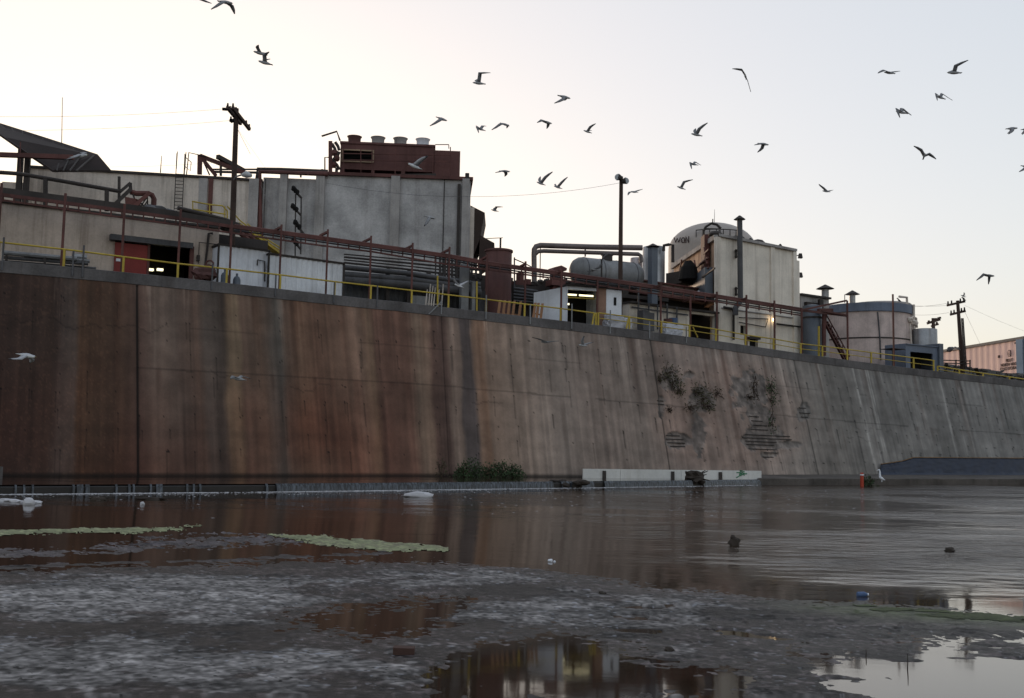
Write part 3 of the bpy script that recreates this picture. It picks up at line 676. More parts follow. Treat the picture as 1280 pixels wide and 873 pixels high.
# ---- sloped canopy at far left
T = Thing('slanted_canopy', 'dark slanted corrugated canopy roof rising at the far left edge', 'canopy')
YC = 60
poly = [(-60, 128), (0, 154), (60, 173), (122, 193), (139, 213), (66, 213), (30, 189), (0, 168), (-60, 140)]
mb = MB(); n = len(poly); top = [at(x, y, YC+(4 if k in (0, 1, 2, 3, 4) else 0)) for k, (x, y) in enumerate(poly)]
bot = [p-np.array([0, 0, .12]) for p in top]
mb.add(top+bot, [tuple(range(n)), tuple(range(2*n-1, n-1, -1))]+[(i, i+n, (i+1) % n+n, (i+1) % n) for i in range(n)]); T.part('roof_sheet', mb, mat('brown_sheet', (44, 34, 32), .8, var=.3))
mb = MB()
for k in range(14): 
    a = lerp(-50, 118, k/13); ya = np.interp(a, [-60, 0, 122], [128, 154, 193]); b = a*.62+22 if a > 0 else a+20; yb = np.interp(b, [-60, 0, 30, 66, 139], [140, 168, 189, 213, 213])
    mb.bar(at(a, ya+2.5, YC+3.8), at(min(b, 130), yb-1, YC+.1)-np.array([0, 0, .1]), .08)
T.part('purlin', mb, M_DARK)
for x, y in ((27, 182), (35.5, 186)):
    mb = MB(); mb.bar(at(x, y, YC+1), np.array([at(x, y, YC+1)[0], at(x, y, YC+1)[1], gz(20)]), .3); T.part('post', mb, M_DARK)
mb = MB(); mb.bar(at(-60, 191.5, YC-.2), at(92, 197, YC-.2), .26); mb.bar(at(25.5, 178, YC-.2), at(25, 215, YC-.2), .06); T.part('cross_beam', mb, M_RED); T.done()
mb = MB(); mb.cyl(at(76.5, 215, 70), at(78, 122, 70), .035, .02, 5); single('whip_antenna', mb, M_DARK, 'tall thin whip antenna rising behind the slanted canopy', 'antenna')
mb = MB(); mb.cyl(at(200.5, 216, 70), at(202, 195, 70), .04, .02, 5); single('roof_mast', mb, M_DARK, 'short thin mast on the warehouse roof left of the ladder', 'antenna')
# ---- lower building with the red door
f = Face(-60, 270, 3.2, 3.2); z0 = gz(150); zr = lerp(f.sz(4, 250)[1], f.sz(262, 288)[1], .5)
T = Thing('low_stucco_building', 'low beige stucco building with red sliding door at the wall edge', 'building')
d0, d1 = f.sz(143, 320)[0], f.sz(240, 320)[0]; zl = f.sz(190, 304)[1]
mb = MB(); f.wall(mb, -6, z0, f.L, zr, [(d0, d1, z0, zl)], 0, .3); f.box(mb, -6, f.L, z0, zr, 8, 8.3); f.box(mb, f.L-.3, f.L, z0, zr, .3, 8); f.box(mb, -6, -5.7, z0, zr, .3, 8); T.part('wall', mb, M_STUCCO2)
mb = MB(); f.box(mb, -6.1, f.L+.05, zr, zr+.12, -.15, 8.4); T.part('roof', mb, M_DARK)
mb = MB(); f.pbox(mb, 143, 305, 184, 346, -.16, -.06); T.part('sliding_door', mb, M_DOORRED)
mb = MB(); f.pbox(mb, 138, 298, 242, 305, -.4, -.003); T.part('door_track', mb, M_DUCT)
mb = MB(); f.pbox(mb, 184, 306, 187, 347, -.2, -.003); f.pbox(mb, 237, 308, 242, 350, -.2, -.003); T.part('door_jamb', mb, M_RED)
mb = MB(); f.box(mb, d0-4, d1+.3, z0, zl+1, 3, 3.05); T.part('interior_shade_sheet', mb, M_BLACK)  # black sheet painting the shade behind the door opening
for x in (188.5, 200.5):
    mb = MB(); a, z = f.sz(x, 337, 2.2); f.box(mb, a-.16, a+.16, z-.06, z+.06, 2.2, 2.4); T.part('lamp', mb, M_TUBE)
mb = MB(); f.pbox(mb, 145, 323.5, 152, 327, -.175, -.165); T.part('door_notice', mb, M_WHITE)
mb = MB(); mb.tube([f.p(248, 330, -.1), f.p(249, 303, -.1), f.p(272, 306, -.1)], .03, 5); mb.tube([f.p(256, 338, -.15), f.p(261, 292, -.15), f.p(266, 292, -.15)], .07, 6); f.pbox(mb, 246.5, 319, 250, 326, -.2, -.02); T.part('conduit', mb, M_DARK)
T.done()
# sloping pipe handrail + conveyor gear on the low roof
T = Thing('sloping_pipe', 'dark sloping pipe on short posts above the low building roof', 'pipe')
mb = MB(); pipe(mb, [(-40, 213, 5.5), (25, 217.5, 5.5), (80, 227, 5.5), (150, 239.5, 5.5)], .11); T.part('pipe', mb, M_DARK)
for x, y0, y1 in ((57, 224, 248), (133.5, 238, 256), (149, 221, 256)):
    mb = MB(); mb.bar(pt(x, y0, 5.5), pt(x-.3, y1+8, 5.5), .2 if x < 140 else .14); T.part('post', mb, M_DARK)
T.done()
T = Thing('conveyor_head', 'rusty conveyor head with angled frames and curved chute on the low roof', 'conveyor')
mb = MB(); mb.bar(pt(142, 257, 4.6), pt(163, 237, 4.6), .32, .2); mb.bar(pt(150, 240, 4.8), pt(163, 229, 4.8), .16); mb.bar(pt(163, 229, 4.8), pt(163.5, 240, 4.8), .16); T.part('inclined_arm', mb, M_DARK)
mb = MB(); mb.bar(pt(163, 262, 4.4), pt(187, 241, 4.4), .34, .2); T.part('inclined_frame', mb, M_RED)
mb = MB(); mb.tube([pt(163, 240, 4.7), pt(170, 242, 4.7), pt(185, 242, 4.7), pt(190, 244, 4.7), pt(192.5, 249, 4.7), pt(192, 262, 4.7)], .15, 8); T.part('chute_pipe', mb, M_RED, smooth=True)
mb = MB()
for a in ((166, 243, 174, 262), (176, 258, 184, 246), (184, 244, 185, 264), (176, 264, 184, 252), (172, 250, 184, 262), (193, 258, 199, 265)): mb.bar(pt(a[0], a[1], 4.6), pt(a[2], a[3], 4.6), .07)
T.part('bracing', mb, M_DARK)
mb = MB(); mb.add(*(lambda q: ([p for p in q]+[p+np.array([0, .7, 0]) for p in q], [(0, 1, 2, 3), (7, 6, 5, 4), (0, 4, 5, 1), (1, 5, 6, 2), (2, 6, 7, 3), (3, 7, 4, 0)]))([pt(156, 246, 4.5), pt(171, 249, 4.5), pt(167, 263, 4.5), pt(157, 262, 4.5)])); T.part('hopper', mb, M_RED)
mb = MB(); mb.blob(pt(196, 264, 4.4), .55, .4, .3, 3); mb.blob(pt(188, 263, 4.4), .5, .4, .3, 4); mb.blob(pt(205, 266, 4.4), .6, .4, .22, 5); T.part('drive_motor', mb, M_DUCT); T.done()
T = Thing('pipe_bundle', 'dark bundle of pipes heaped on the low roof end at the pole', 'pipes')
for k in range(7):
    mb = MB(); y = 266+k*2.6; pipe(mb, [(222+k*5, y-6, 4.2+k*.2), (250+k*3, y+1, 4.2+k*.2), (282, y+9-k*.6, 4.2+k*.15), (300, y+16-k, 4)], .12); T.part('pipe', mb, M_DUCT if k % 2 else M_DARK)
mb = MB(); f2 = Face(274, 330, 4.0, 4.0); f2.pbox(mb, 272, 297, 335, 312, 0, 3); T.part('plinth', mb, M_DARK); T.done()
# ---- white sheds at the edge
for nm, lab, x0, x1, yt0, yt1, mt, o_ in (('sheet_metal_shed', 'bluish white sheet metal shed right of the low stucco building', 271, 333.5, 306, 314.5, M_WHITE, 2.2), ('sheet_metal_shed', 'bright galvanised corrugated shed with rusty base, right of the bluish shed', 334.5, 428, 316, 332.5, M_GALV, 1.9)):
    f = Face(x0, x1, o_, o_); zt0 = (f.sz(x0, yt0)[1]+f.sz(x1, yt1)[1])/2; z0 = gz((x0+x1)/2)
    T = Thing(nm, lab, 'shed')
    mb = MB(); f.corr(mb, .02, f.L-.02, z0, zt0, zt0, 0, .32, .035); T.part('corrugated_front', mb, mt)
    mb = MB(); f.box(mb, 0, f.L, z0, zt0-.05, .06, 2.2); T.part('body', mb, mt)
    mb = MB(); f.box(mb, -.06, f.L+.06, zt0, zt0+.1, -.08, 2.3); T.part('roof', mb, M_DARK)
    mb = MB(); f.box(mb, f.L-.02, f.L+.08, z0, zt0-.01, -.03, .04); f.box(mb, -.08, .02, z0, zt0-.01, -.03, .04); T.part('corner_post', mb, M_DARK)
    if x0 < 300:
        mb = MB(); mb.tube([f.p(331, 352, -.12), f.p(331, 327, -.12), f.p(322, 325, -.12), f.p(321.5, 332, -.12)], .04, 6); T.part('vent_pipe', mb, M_DARK)
    T.done()
# ---- concrete silo building
f = Face(322, 587, YL=69.2, YR=70.3); z0 = gz(420)
T = Thing('concrete_block_house', 'tall windowless grey concrete building with vertical pilasters under the red cooling tower', 'building')
s1, zt_ = f.sz(583, 226); zl = f.sz(360, 221)[1]; sm = f.sz(398, 260)[0]
mb = MB(); f.box(mb, sm, f.L-.1, z0, zt_, 0, 14); f.box(mb, 0, sm, z0, zl-.05, .25, 14); T.part('wall', mb, M_CONC)
for x0, x1 in ((349, 358), (394, 405), (488, 499), (577, 586)):
    mb = MB(); a, b = f.sz(x0, 270)[0], f.sz(x1, 270)[0]; f.box(mb, a, b, z0, zt_+.06, -.35, .3); T.part('pilaster', mb, M_PIL)
mb = MB(); f.box(mb, sm-.2, f.L+.05, zt_+.003, zt_+.22, -.2, 14.1); T.part('roof_edge', mb, M_RED)
mb = MB(); a = f.sz(573.5, 250)[0]; f.box(mb, a-.1, a+.1, z0, zt_-.3, -.22, -.01); T.part('drainpipe', mb, M_DARK)
mb = MB(); a = f.sz(555, 250)[0]; mb.bar(f.w(a, z0, -.05), f.w(a, zt_, -.05), .05); mb.bar(f.w(.2, zl-.2, -.05), f.w(.2, z0, -.05), .05); T.part('cable_run', mb, M_DARK)
mb = MB(); mb.bar(f.p(584, 228, -.1), f.p(584, 217, -.1), .25); mb.bar(f.p(576, 222, .2), f.p(584, 222, .2), .08); T.part('corner_stub', mb, M_DARK)
T.done(); FS = f
mb = MB(); f.box(mb, f.L-.08, f.L+.22, z0, f.sz(588, 256)[1], .8, 3); single('side_pier', mb, M_STUCCO, 'narrow pale pier at the right corner of the grey concrete building', 'pier')
# roof pipes left of the cooling tower
T = Thing('roof_pipes', 'pair of dark horizontal pipes with vertical drop along the grey building roof', 'pipes')
mb = MB(); mb.tube([f.p(321, 224, .3), f.p(322, 211.5, .3), f.p(350, 212, .3), f.p(410, 214.5, .3)], .12, 7); T.part('upper_pipe', mb, M_DARK)
mb = MB(); mb.tube([f.p(325, 285, -.3), f.p(325, 215, -.3), f.p(410, 218, -.3)], .17, 7); T.part('lower_pipe', mb, M_RED)
mb = MB(); mb.bar(f.p(354.5, 213, .3), f.p(354.5, 222, .3), .16); mb.bar(f.p(376, 214, .3), f.p(376, 222, .3), .12); T.part('bracket', mb, M_DARK); T.done()
# ---- cooling tower
T = Thing('cooling_tower', 'rusty red cooling tower with four round fans on the concrete building roof', 'cooling tower')
zb = f.sz(500, 225)[1]+.02; a0, a1 = f.sz(423.5, 200)[0], f.sz(543, 200)[0]; zt_ = f.sz(480, 176.5)[1]; a2 = f.sz(575.5, 200)[0]; zt2 = f.sz(560, 184.5)[1]
la, lb = f.sz(427, 190)[0], f.sz(465, 190)[0]; lz0, lz1 = f.sz(446, 197)[1], f.sz(446, 184)[1]; vz0, vz1 = f.sz(480, 214)[1], f.sz(480, 208.5)[1]
hol = [(la, lb, lz0, lz1)]+[(f.sz(x0, 211)[0], f.sz(x1, 211)[0], vz0, vz1) for x0, x1 in ((429, 463), (467, 501), (506, 541))]
mb = MB(); f.wall(mb, a0, zb, a1, zt_, hol, 1.0, 1.25); f.box(mb, a0, a1, zb, zt_, 1.9, 6.5); f.box(mb, a0, a0+.1, zb, zt_, 1.25, 1.9); f.box(mb, a1-.1, a1, zb, zt_, 1.25, 1.9); f.box(mb, a0-.05, a1+.05, zt_+.003, zt_+.15, .92, 6.6); T.part('body', mb, M_COOL)
mb = MB(); f.box(mb, a1+.01, a2, zb, zt2, .8, 6); T.part('side_box', mb, M_COOL)
mb = MB()
for z in (lz0-.08, lz1): f.box(mb, la-.08, lb+.08, z, z+.09, .9, 1.0)
for a in (la-.08, lb): f.box(mb, a, a+.09, lz0+.012, lz1-.002, .9, 1.0)
lf = T.part('louvre_frame', mb, mat('weathered_timber_frame', (150, 128, 108), .9, var=.3))
mb = MB()
for k in range(7): z = lerp(lz0+.05, lz1-.05, k/6); mb.hexa([f.w(la, z, 1.05), f.w(lb, z, 1.05), f.w(lb, z-.02, 1.3), f.w(la, z-.02, 1.3), f.w(la, z+.03, 1.05), f.w(lb, z+.03, 1.05), f.w(lb, z+.01, 1.3), f.w(la, z+.01, 1.3)])
f.box(mb, la, lb, lz0, lz1, 1.6, 1.62); T.part('louvre', mb, M_BLACK, parent=lf)
for k, x in enumerate((443, 472.5, 500.5, 528.5)):
    c_ = f.w(f.sz(x, 178, 2.2)[0], 0, 2.2); z = zt_+.15; h_ = .72
    mb = MB(); mb.lathe(c_, [(.42, z), (.43, z+.3), (.45, z+.6), (.53, z+h_), (.5, z+h_), (.43, z+.6), (.38, z+.05)], 28)
    fo = T.part('fan_stack', mb, M_TANKRED if k == 0 else (M_PIL if k < 3 else M_WHITE), smooth=True, label='red fan stack' if k == 0 else None)
    mb = MB()
    for q in range(4):
        an = q*math.pi/2+.4; mb.bar((c_[0], c_[1], z+.28), (c_[0]+.38*math.cos(an), c_[1]+.38*math.sin(an), z+.3), .14, .02)
    T.part('fan_blade', mb, M_DARK, parent=fo)
mb = MB()
for y in (193, 201): mb.bar(f.p(428, y-1, .35), f.p(563, y+1.5, .35), .06)
for x in (429, 451, 465, 494, 541, 563): mb.bar(f.p(x, 224, .35), f.p(x, 184, .35), .06)
mb.bar(f.p(544, 181, .6), f.p(561, 181, .6), .05); mb.bar(f.p(561, 181, .6), f.p(561, 186, .6), .05)
T.part('guard_rail', mb, M_RED)
mb = MB(); f.box(mb, a0-.3, a2+.3, zb-.01, zb+.22, .3, .55); mb.bar(f.p(410, 221, .3), f.p(545, 219, .3), .18); T.part('base_beam', mb, M_DARK)
T.done()
T = Thing('vertical_pipe_stack', 'cluster of rusty upright pipes and valves left of the cooling tower', 'pipes')
mb = MB(); mb.bar(f.p(413, 222, .6), f.p(413, 177, .6), .26); T.part('post', mb, M_RED)
mb = MB()
for x0, y0, x1, y1 in ((415, 180, 420, 192), (419, 178, 424, 188), (420, 192, 415, 203), (417, 202, 424, 212), (424, 190, 419, 198), (421, 210, 418, 222)): mb.tube([f.p(x0, y0, .6), f.p((x0+x1)/2+1, (y0+y1)/2, .6), f.p(x1, y1, .6)], .12, 6)
T.part('bent_pipe', mb, M_DARK)
mb = MB()
for x, y in ((418, 191), (421, 198), (417, 206), (403, 216), (400, 218)): mb.blob(f.p(x, y, .6), .22, .2, .25, x, 8, 5)
T.part('valve', mb, M_RED)
mb = MB(); mb.tube([f.p(406, 218, .6), f.p(406, 197, .6), f.p(414, 197, .6)], .05, 5); T.part('guard_hoop', mb, M_DARK)
mb = MB(); mb.tube([f.p(425, 176, .6), f.p(421, 164.5, .6), f.p(402, 170.5, .6)], .07, 6); T.part('lamp_arm', mb, M_DARK); T.done()
# ---- insulator rack in front of the building
T = Thing('insulator_rack', 'thin steel rack carrying black insulators in front of the grey concrete building', 'insulator rack')
mb = MB(); o_ = 5
for x, y0, y1 in ((369.5, 243, 322), (376.5, 247, 318)): mb.bar(pt(x, y0, o_), pt(x-.6, y1, o_), .08)
T.part('pole', mb, M_DARK)
for x0, y0, x1, y1 in ((366, 236, 377, 248), (365, 258, 376, 269), (368, 278, 380, 293), (366, 300, 376, 312)):
    mb = MB(); mb.bar(pt(x0, y0, o_), pt(x1, y1, o_), .1); b_ = T.part('crossarm', mb, M_DARK)
    mb = MB()
    for k in range(3): mb.blob(pt(lerp(x0, x1, .08+k*.2), lerp(y0, y1, .08+k*.2)-1.2, o_), .13, .13, .18, k, 8, 5)
    T.part('insulator', mb, M_BLACK, parent=b_)
T.done()
# ---- yellow stairs
T = Thing('yellow_stair', 'yellow handrailed steel stair descending behind the utility pole', 'stair')
o_ = 6.5
mb = MB()
for a in (((240, 252), (262, 256), (278, 257.5), (284, 264), (284, 276)), ((242, 262), (262, 265), (282, 268)), ((284, 258), (300, 276), (340, 307), (351, 314)), ((300, 283), (318, 296), (345, 315)), ((309, 280), (330, 297), (352, 311))): mb.tube([pt(x, y, o_) for x, y in a], .045, 5)
for x, y0, y1 in ((241, 252, 272), (262, 256, 275), (281, 258, 277), (312, 289, 306), (322, 295, 312), (333, 301, 316)): mb.bar(pt(x, y0, o_), pt(x, y1, o_), .06)
T.part('handrail', mb, M_YEL)
mb = MB(); mb.bar(pt(248, 271, o_), pt(286, 277, o_), .5, .1); mb.bar(pt(296, 280, o_), pt(348, 318, o_), .7, .1); T.part('stringer', mb, M_YEL)
mb = MB(); mb.tube([pt(295, 286, 5), pt(310, 300, 5), pt(318, 312, 5)], .16, 7); mb.tube([pt(300, 284, 5), pt(316, 298, 5), pt(325, 312, 5)], .12, 7); T.part('drain_pipe', mb, M_RED); T.done()
# ---- low dark loading shed with ducts under the grey building
f = Face(425, 640, 4.5, 4.5); z0 = gz(520); zt_ = (f.sz(440, 336)[1]+f.sz(600, 357)[1])/2
T = Thing('dark_loading_shed', 'dark corrugated loading shed with long grey ducts below the concrete building', 'shed')
mb = MB(); f.corr(mb, 0, f.L, z0, zt_-.5, zt_-.5, 0, .4, .06); f.box(mb, 0, f.L, z0, zt_-.5, .12, 4.3); T.part('body', mb, mat('dark_sheet', (70, 70, 72), .7, var=.35, streak=.5, scol=(40, 36, 34)))
for y0, y1, r_ in ((335, 356, .16), (344, 361, .2), (351, 366, .28)):
    mb = MB(); mb.tube([f.p(430, y0-.5, -.8), f.p(512, lerp(y0, y1, .35), -.8), f.p(600, y1, -.8)], r_, 10); T.part('duct', mb, M_DUCT, smooth=True)
mb = MB()
for x in (482, 508, 533, 548, 575, 582): f.box(mb, f.sz(x, 360)[0]-.1, f.sz(x, 360)[0]+.1, z0, zt_+.3, -.5, -.2)
T.part('stanchion', mb, M_DARK)
mb = MB(); f.pbox(mb, 577, 330, 586, 395, -1.6, -1.2); f.pbox(mb, 590, 352, 594, 395, -1.7, -1.4); f.pbox(mb, 513, 370, 535, 382, -.6, -.4); T.part('cabinet', mb, M_GREY)
mb = MB(); 
for k in range(12): 
    x = 545+k*5; mb.tube([f.p(x, 318+k*.9, 1.5), f.p(x+(k % 3)-1, 350, 1.2)], .05+.03*(k % 3), 6)
for k in range(5): mb.tube([f.p(430, 318+3.5*k, 1.4), f.p(520, 326+4*k, 1.4), f.p(600, 333+5*k, 1.4)], .05+.02*(k % 2), 6)
T.part('pipework', mb, M_DARK)
mb = MB(); h = Face(584, 641, 7.5, 7.5); h.pbox(mb, 586, 345, 641, 400, 0, 2); T.part('back_wall', mb, M_DARK); T.done()
# ---- awnings right of the building
T = Thing('corrugated_awning', 'dark corrugated lean-to awnings hanging on the right side of the concrete building', 'awning')
for q in ([(588, 257), (606, 266), (600, 298), (588, 330)], [(600, 294), (618, 304), (616, 320), (598, 332)]):
    pts = [at(x, y, 76) for x, y in q]; mb = MB(); mb.add(pts+[p+np.array([0, 3.5, -.2]) for p in pts], [(0, 1, 2, 3), (7, 6, 5, 4), (0, 4, 5, 1), (1, 5, 6, 2), (2, 6, 7, 3), (3, 7, 4, 0)]); T.part('sheet', mb, mat('brown_awning', (66, 54, 50), .8, var=.35, streak=.4))
mb = MB(); mb.bar(at(590, 260, 77), np.array([*at(590, 260, 77)[:2], gz(600)]), .3); T.part('post', mb, M_RED); T.done()
# ---- red tank
def tank(name, label, cat, x0, x1, ytop, off_, m, base=None, dome=.12, bands=(), extra=None, Y=None, n=40):
    Yc = Y or offY((x0+x1)/2, 350, off_); c_ = at((x0+x1)/2, ytop, Yc); r_ = abs(at(x1, ytop, Yc)[0]-at(x0, ytop, Yc)[0])/2; zb = gz((x0+x1)/2) if base is None else base
    T = Thing(name, label, cat); mb = MB(); mb.lathe(c_, [(r_, zb), (r_, c_[2]-.05), (r_*.97, c_[2]), (r_*.5, c_[2]+dome*r_), (.02, c_[2]+dome*1.2*r_)], n); T.part('shell', mb, m, smooth=True)
    for z in bands:
        mb = MB(); mb.lathe(c_, [(r_+.002, z-.06), (r_+.05, z-.06), (r_+.05, z+.06), (r_+.002, z+.06)], n); T.part('band', mb, M_DARK if not extra else extra)
    return T, c_, r_, zb
T, c_, r_, zb = tank('red_tank', 'tall rust red cylindrical tank between the loading shed and the white dock', 'tank', 607, 640, 313, 4.6, M_TANKRED, dome=.05)
mb = MB(); mb.lathe(c_, [(r_*.99, c_[2]-.16), (r_+.07, c_[2]-.14), (r_+.07, c_[2]-.02), (r_*.99, c_[2])], 40); T.part('rim', mb, M_TANKRED)
mb = MB(); mb.cyl((c_[0]+.1, c_[1], c_[2]), (c_[0]+.1, c_[1], c_[2]+.8), .07, .07, 6); mb.bar((c_[0]-1.0, c_[1], c_[2]+.75), (c_[0]+.25, c_[1], c_[2]+.83), .04); T.part('vent_post', mb, M_DARK); T.done()
# ---- timber slats leaning at the edge
for lab, xs_, col_, nm in (('row of brown timber slats leaning in front of the red tank', [624, 630, 636, 642, 650], M_TIMBER, 'timber_rack'), ('bundle of pale stakes standing beside the concrete parapet left of the red tank', [533, 537, 540, 543, 548, 553], mat('bleached_stakes', (178, 168, 160), .9), 'stake_rack'), ('three short brown boards standing before the white dock wall', [668, 672, 677], M_TIMBER, 'board_rack')):
    T = Thing(nm, lab, 'timber')
    for k, x in enumerate(xs_):
        yb = np.interp(x, [530, 560, 620, 650, 680], [386, 388, 395, 397, 400]); h_ = 20 if nm != 'stake_rack' else 24+(k*7 % 9)
        mb = MB(); mb.bar(pt(x-1.6, yb+2, .9), pt(x+1.2, yb-h_, 1.3), .16 if nm != 'stake_rack' else .07, .05); T.part('slat', mb, col_)
    mb = MB(); mb.bar(pt(xs_[0], 392 if xs_[0] > 600 else 380, 1.2), pt(xs_[-1], 394 if xs_[0] > 600 else 381, 1.2), .08); T.part('cross_bar', mb, col_); T.done()
# ---- mid machinery between red tank and dock
T = Thing('red_flue', 'rusty red flue with flat cap rising behind the white dock', 'flue')
mb = MB(); f = Face(690, 705, 4.5, 4.5); f.pbox(mb, 692, 338, 704, 372, 0, .55); T.part('shaft', mb, M_RED)
mb = MB(); q = [f.sz(x, y) for x, y in ((689, 339), (692, 334.5), (700, 332.5), (707, 336), (706.5, 339))]; f.prism(mb, q, -.2, .75); T.part('cap', mb, M_RED)
mb = MB(); f.pbox(mb, 690, 350, 707, 357, -.2, .7); T.part('collar', mb, M_RED); T.done()
T = Thing('machinery_platform', 'dark cluttered machinery platform with red motors between red tank and dock', 'machinery')
f = Face(640, 700, 5.5, 5.5); mb = MB(); f.pbox(mb, 641, 357, 672, 408, 0, 4); f.pbox(mb, 668, 356, 740, 408, .3, 3); T.part('base', mb, M_DARK)
mb = MB(); f.pbox(mb, 645, 351, 657, 357, .3, 1.2); f.pbox(mb, 650, 340, 655, 351, .5, 1.1); f.pbox(mb, 658, 349, 664, 356, .3, 1); T.part('motor', mb, M_RED)
mb = MB()
for k in range(9): mb.blob(f.p(668+k*7.5, 355-(k % 3), .5), .3, .3, .25, k, 8, 5)
T.part('fitting', mb, M_DARK)
mb = MB()
for k in range(6): pipe(mb, [(642, 360+k*4, 5.2), (672, 364+k*3.6, 5.2)], .07)
pipe(mb, [(643, 322, 5), (643, 358, 5)], .05); pipe(mb, [(643, 324, 5), (657, 330, 5), (668, 336, 5)], .04); T.part('pipework', mb, M_DUCT); T.done()
M_LOOP = mat('dull_pipe', (112, 102, 100), .5, .2, var=.25, streak=.3, scol=(70, 60, 56))
# ---- overhead pipe loops
T = Thing('overhead_pipe', 'pair of grey overhead pipes bending down beside the red flue', 'pipe')
o_ = 8
def Pl(x, y): return at(x, y, 75)
mb = MB(); mb.tube([Pl(668, 365), Pl(667.5, 318), Pl(667.8, 312), Pl(670, 308.5), Pl(675, 307), Pl(740, 309), Pl(803, 310)], .2, 10); T.part('upper_pipe', mb, M_LOOP, smooth=True)
mb = MB(); mb.tube([Pl(669, 318), Pl(673, 314.5), Pl(680, 314), Pl(740, 316), Pl(798, 318), Pl(801, 320), Pl(801.5, 328)], .15, 10); T.part('lower_pipe', mb, M_LOOP, smooth=True)
mb = MB(); mb.bar(Pl(675.5, 307), Pl(675, 352), .06); mb.bar(Pl(731.5, 306), Pl(731.5, 321), .09); T.part('hanger', mb, M_DARK); T.done()
# ---- horizontal tank
T = Thing('horizontal_tank', 'long grey horizontal cylindrical tank on saddles above the white dock', 'tank')
YH = 72; a, b = at(714, 338, YH), at(802, 343, YH+2.5); a = Vector(a); b = Vector((b[0], b[1], a.z)); d = (b-a).normalized(); r_ = 1.0
mb = MB(); prof = [(.0, .05), (.06, .45), (.25, .78), (.55, .96), (.85, 1)]
L_ = (b-a).length; pts = [a+d*x for x, _ in prof]+[a+d*(L_-x) for x, _ in prof[::-1]]; mb.tube(pts, [r_*q for _, q in prof]+[r_*q for _, q in prof[::-1]], 32); T.part('shell', mb, M_GREY, smooth=True)
for k in range(4):
    mb = MB(); q = a+d*lerp(.9, L_-.9, k/3); mb.tube([q-d*.03, q+d*.03], r_+.02, 32); T.part('band', mb, M_DUCT)
for k in (.18, .75):
    mb = MB(); q = a+d*L_*k; mb.hexa([(q.x-.2, q.y-.9, q.z-1.5), (q.x+.2, q.y-.9, q.z-1.5), (q.x+.2, q.y+.9, q.z-1.5), (q.x-.2, q.y+.9, q.z-1.5), (q.x-.2, q.y-.9, q.z-.55), (q.x+.2, q.y-.9, q.z-.55), (q.x+.2, q.y+.9, q.z-.55), (q.x-.2, q.y+.9, q.z-.55)]); T.part('saddle', mb, M_DARK)
mb = MB(); q = Vector(at(759, 322, YH+1)); mb.cyl(q-Vector((0, 0, .3)), q+Vector((0, 0, .15)), .38, .38, 14); mb.cyl(q+Vector((0, 0, .15)), q+Vector((0, 0, .25)), .46, .3, 14); T.part('manhole', mb, M_DARK)
mb = MB(); mb.tube([at(752, 350, YH-1.2), at(752, 325, YH-1.2), at(756, 320, YH-.6), at(760, 318, YH)], .06, 6); T.part('sight_pipe', mb, M_DARK); T.done()
T = Thing('tank_platform', 'dark steel platform holding the horizontal tank behind the dock', 'platform')
f = Face(690, 830, YL=71, YR=75); zt_ = a.z-1.5
mb = MB(); f.box(mb, .2, f.L, zt_-.25, zt_, -.6, 3); T.part('deck', mb, M_DARK)
for k in range(5):
    mb = MB(); x = lerp(.5, f.L-.4, k/4); f.box(mb, x, x+.2, gz(760), zt_-.25, -.4, -.2); T.part('post', mb, M_RED)
T.done()
# ---- silver vertical tanks
T, c_, r_, zb = tank('vertical_tank', 'bright silver vertical tank behind the square dark chimney', 'tank', 803.5, 831, 309.5, None, M_SILVER, Y=78, base=gz(815)+3.0, dome=.06)
mb = MB(); mb.hexa([(c_[0]-1.4, c_[1]-1.3, gz(815)), (c_[0]+1.9, c_[1]-1.3, gz(815)), (c_[0]+1.9, c_[1]+1.3, gz(815)), (c_[0]-1.4, c_[1]+1.3, gz(815)), (c_[0]-1.4, c_[1]-1.3, zb), (c_[0]+1.9, c_[1]-1.3, zb), (c_[0]+1.9, c_[1]+1.3, zb), (c_[0]-1.4, c_[1]+1.3, zb)]); T.part('plinth', mb, M_BLUETANK); T.done()
T, c_, r_, zb = tank('vertical_tank', 'pale pinkish silver tank standing right of the tall floodlight pole', 'tank', 788, 803, 323, None, mat('blotchy_silver', (176, 166, 166), .4, .5, var=.4, streak=.6, scol=(96, 76, 70)), Y=79, base=gz(800)+1, dome=.1); T.done()
mb = MB(); mb.tube([at(829.5, 314, 77), at(830, 307, 77), at(836, 306, 77), at(841, 306.5, 77), at(841, 328, 77)], .12, 8); single('loop_pipe', mb, M_DARK, 'dark looped pipe rising beside the bright silver tank', 'pipe')
T = Thing('square_chimney', 'square dark chimney with pointed cap in front of the silver tank', 'chimney')
f = Face(814, 822, 4.5, 4.5); mb = MB(); f.pbox(mb, 815, 309.5, 822, 400, 0, .45); T.part('shaft', mb, M_BLUETANK)
mb = MB(); a_, z_ = f.sz(818.5, 308); mb.cyl(f.w(a_, z_-.02, .2), f.w(a_, z_+.22, .2), .5, .05, 12); T.part('cap', mb, M_DARK); T.done()
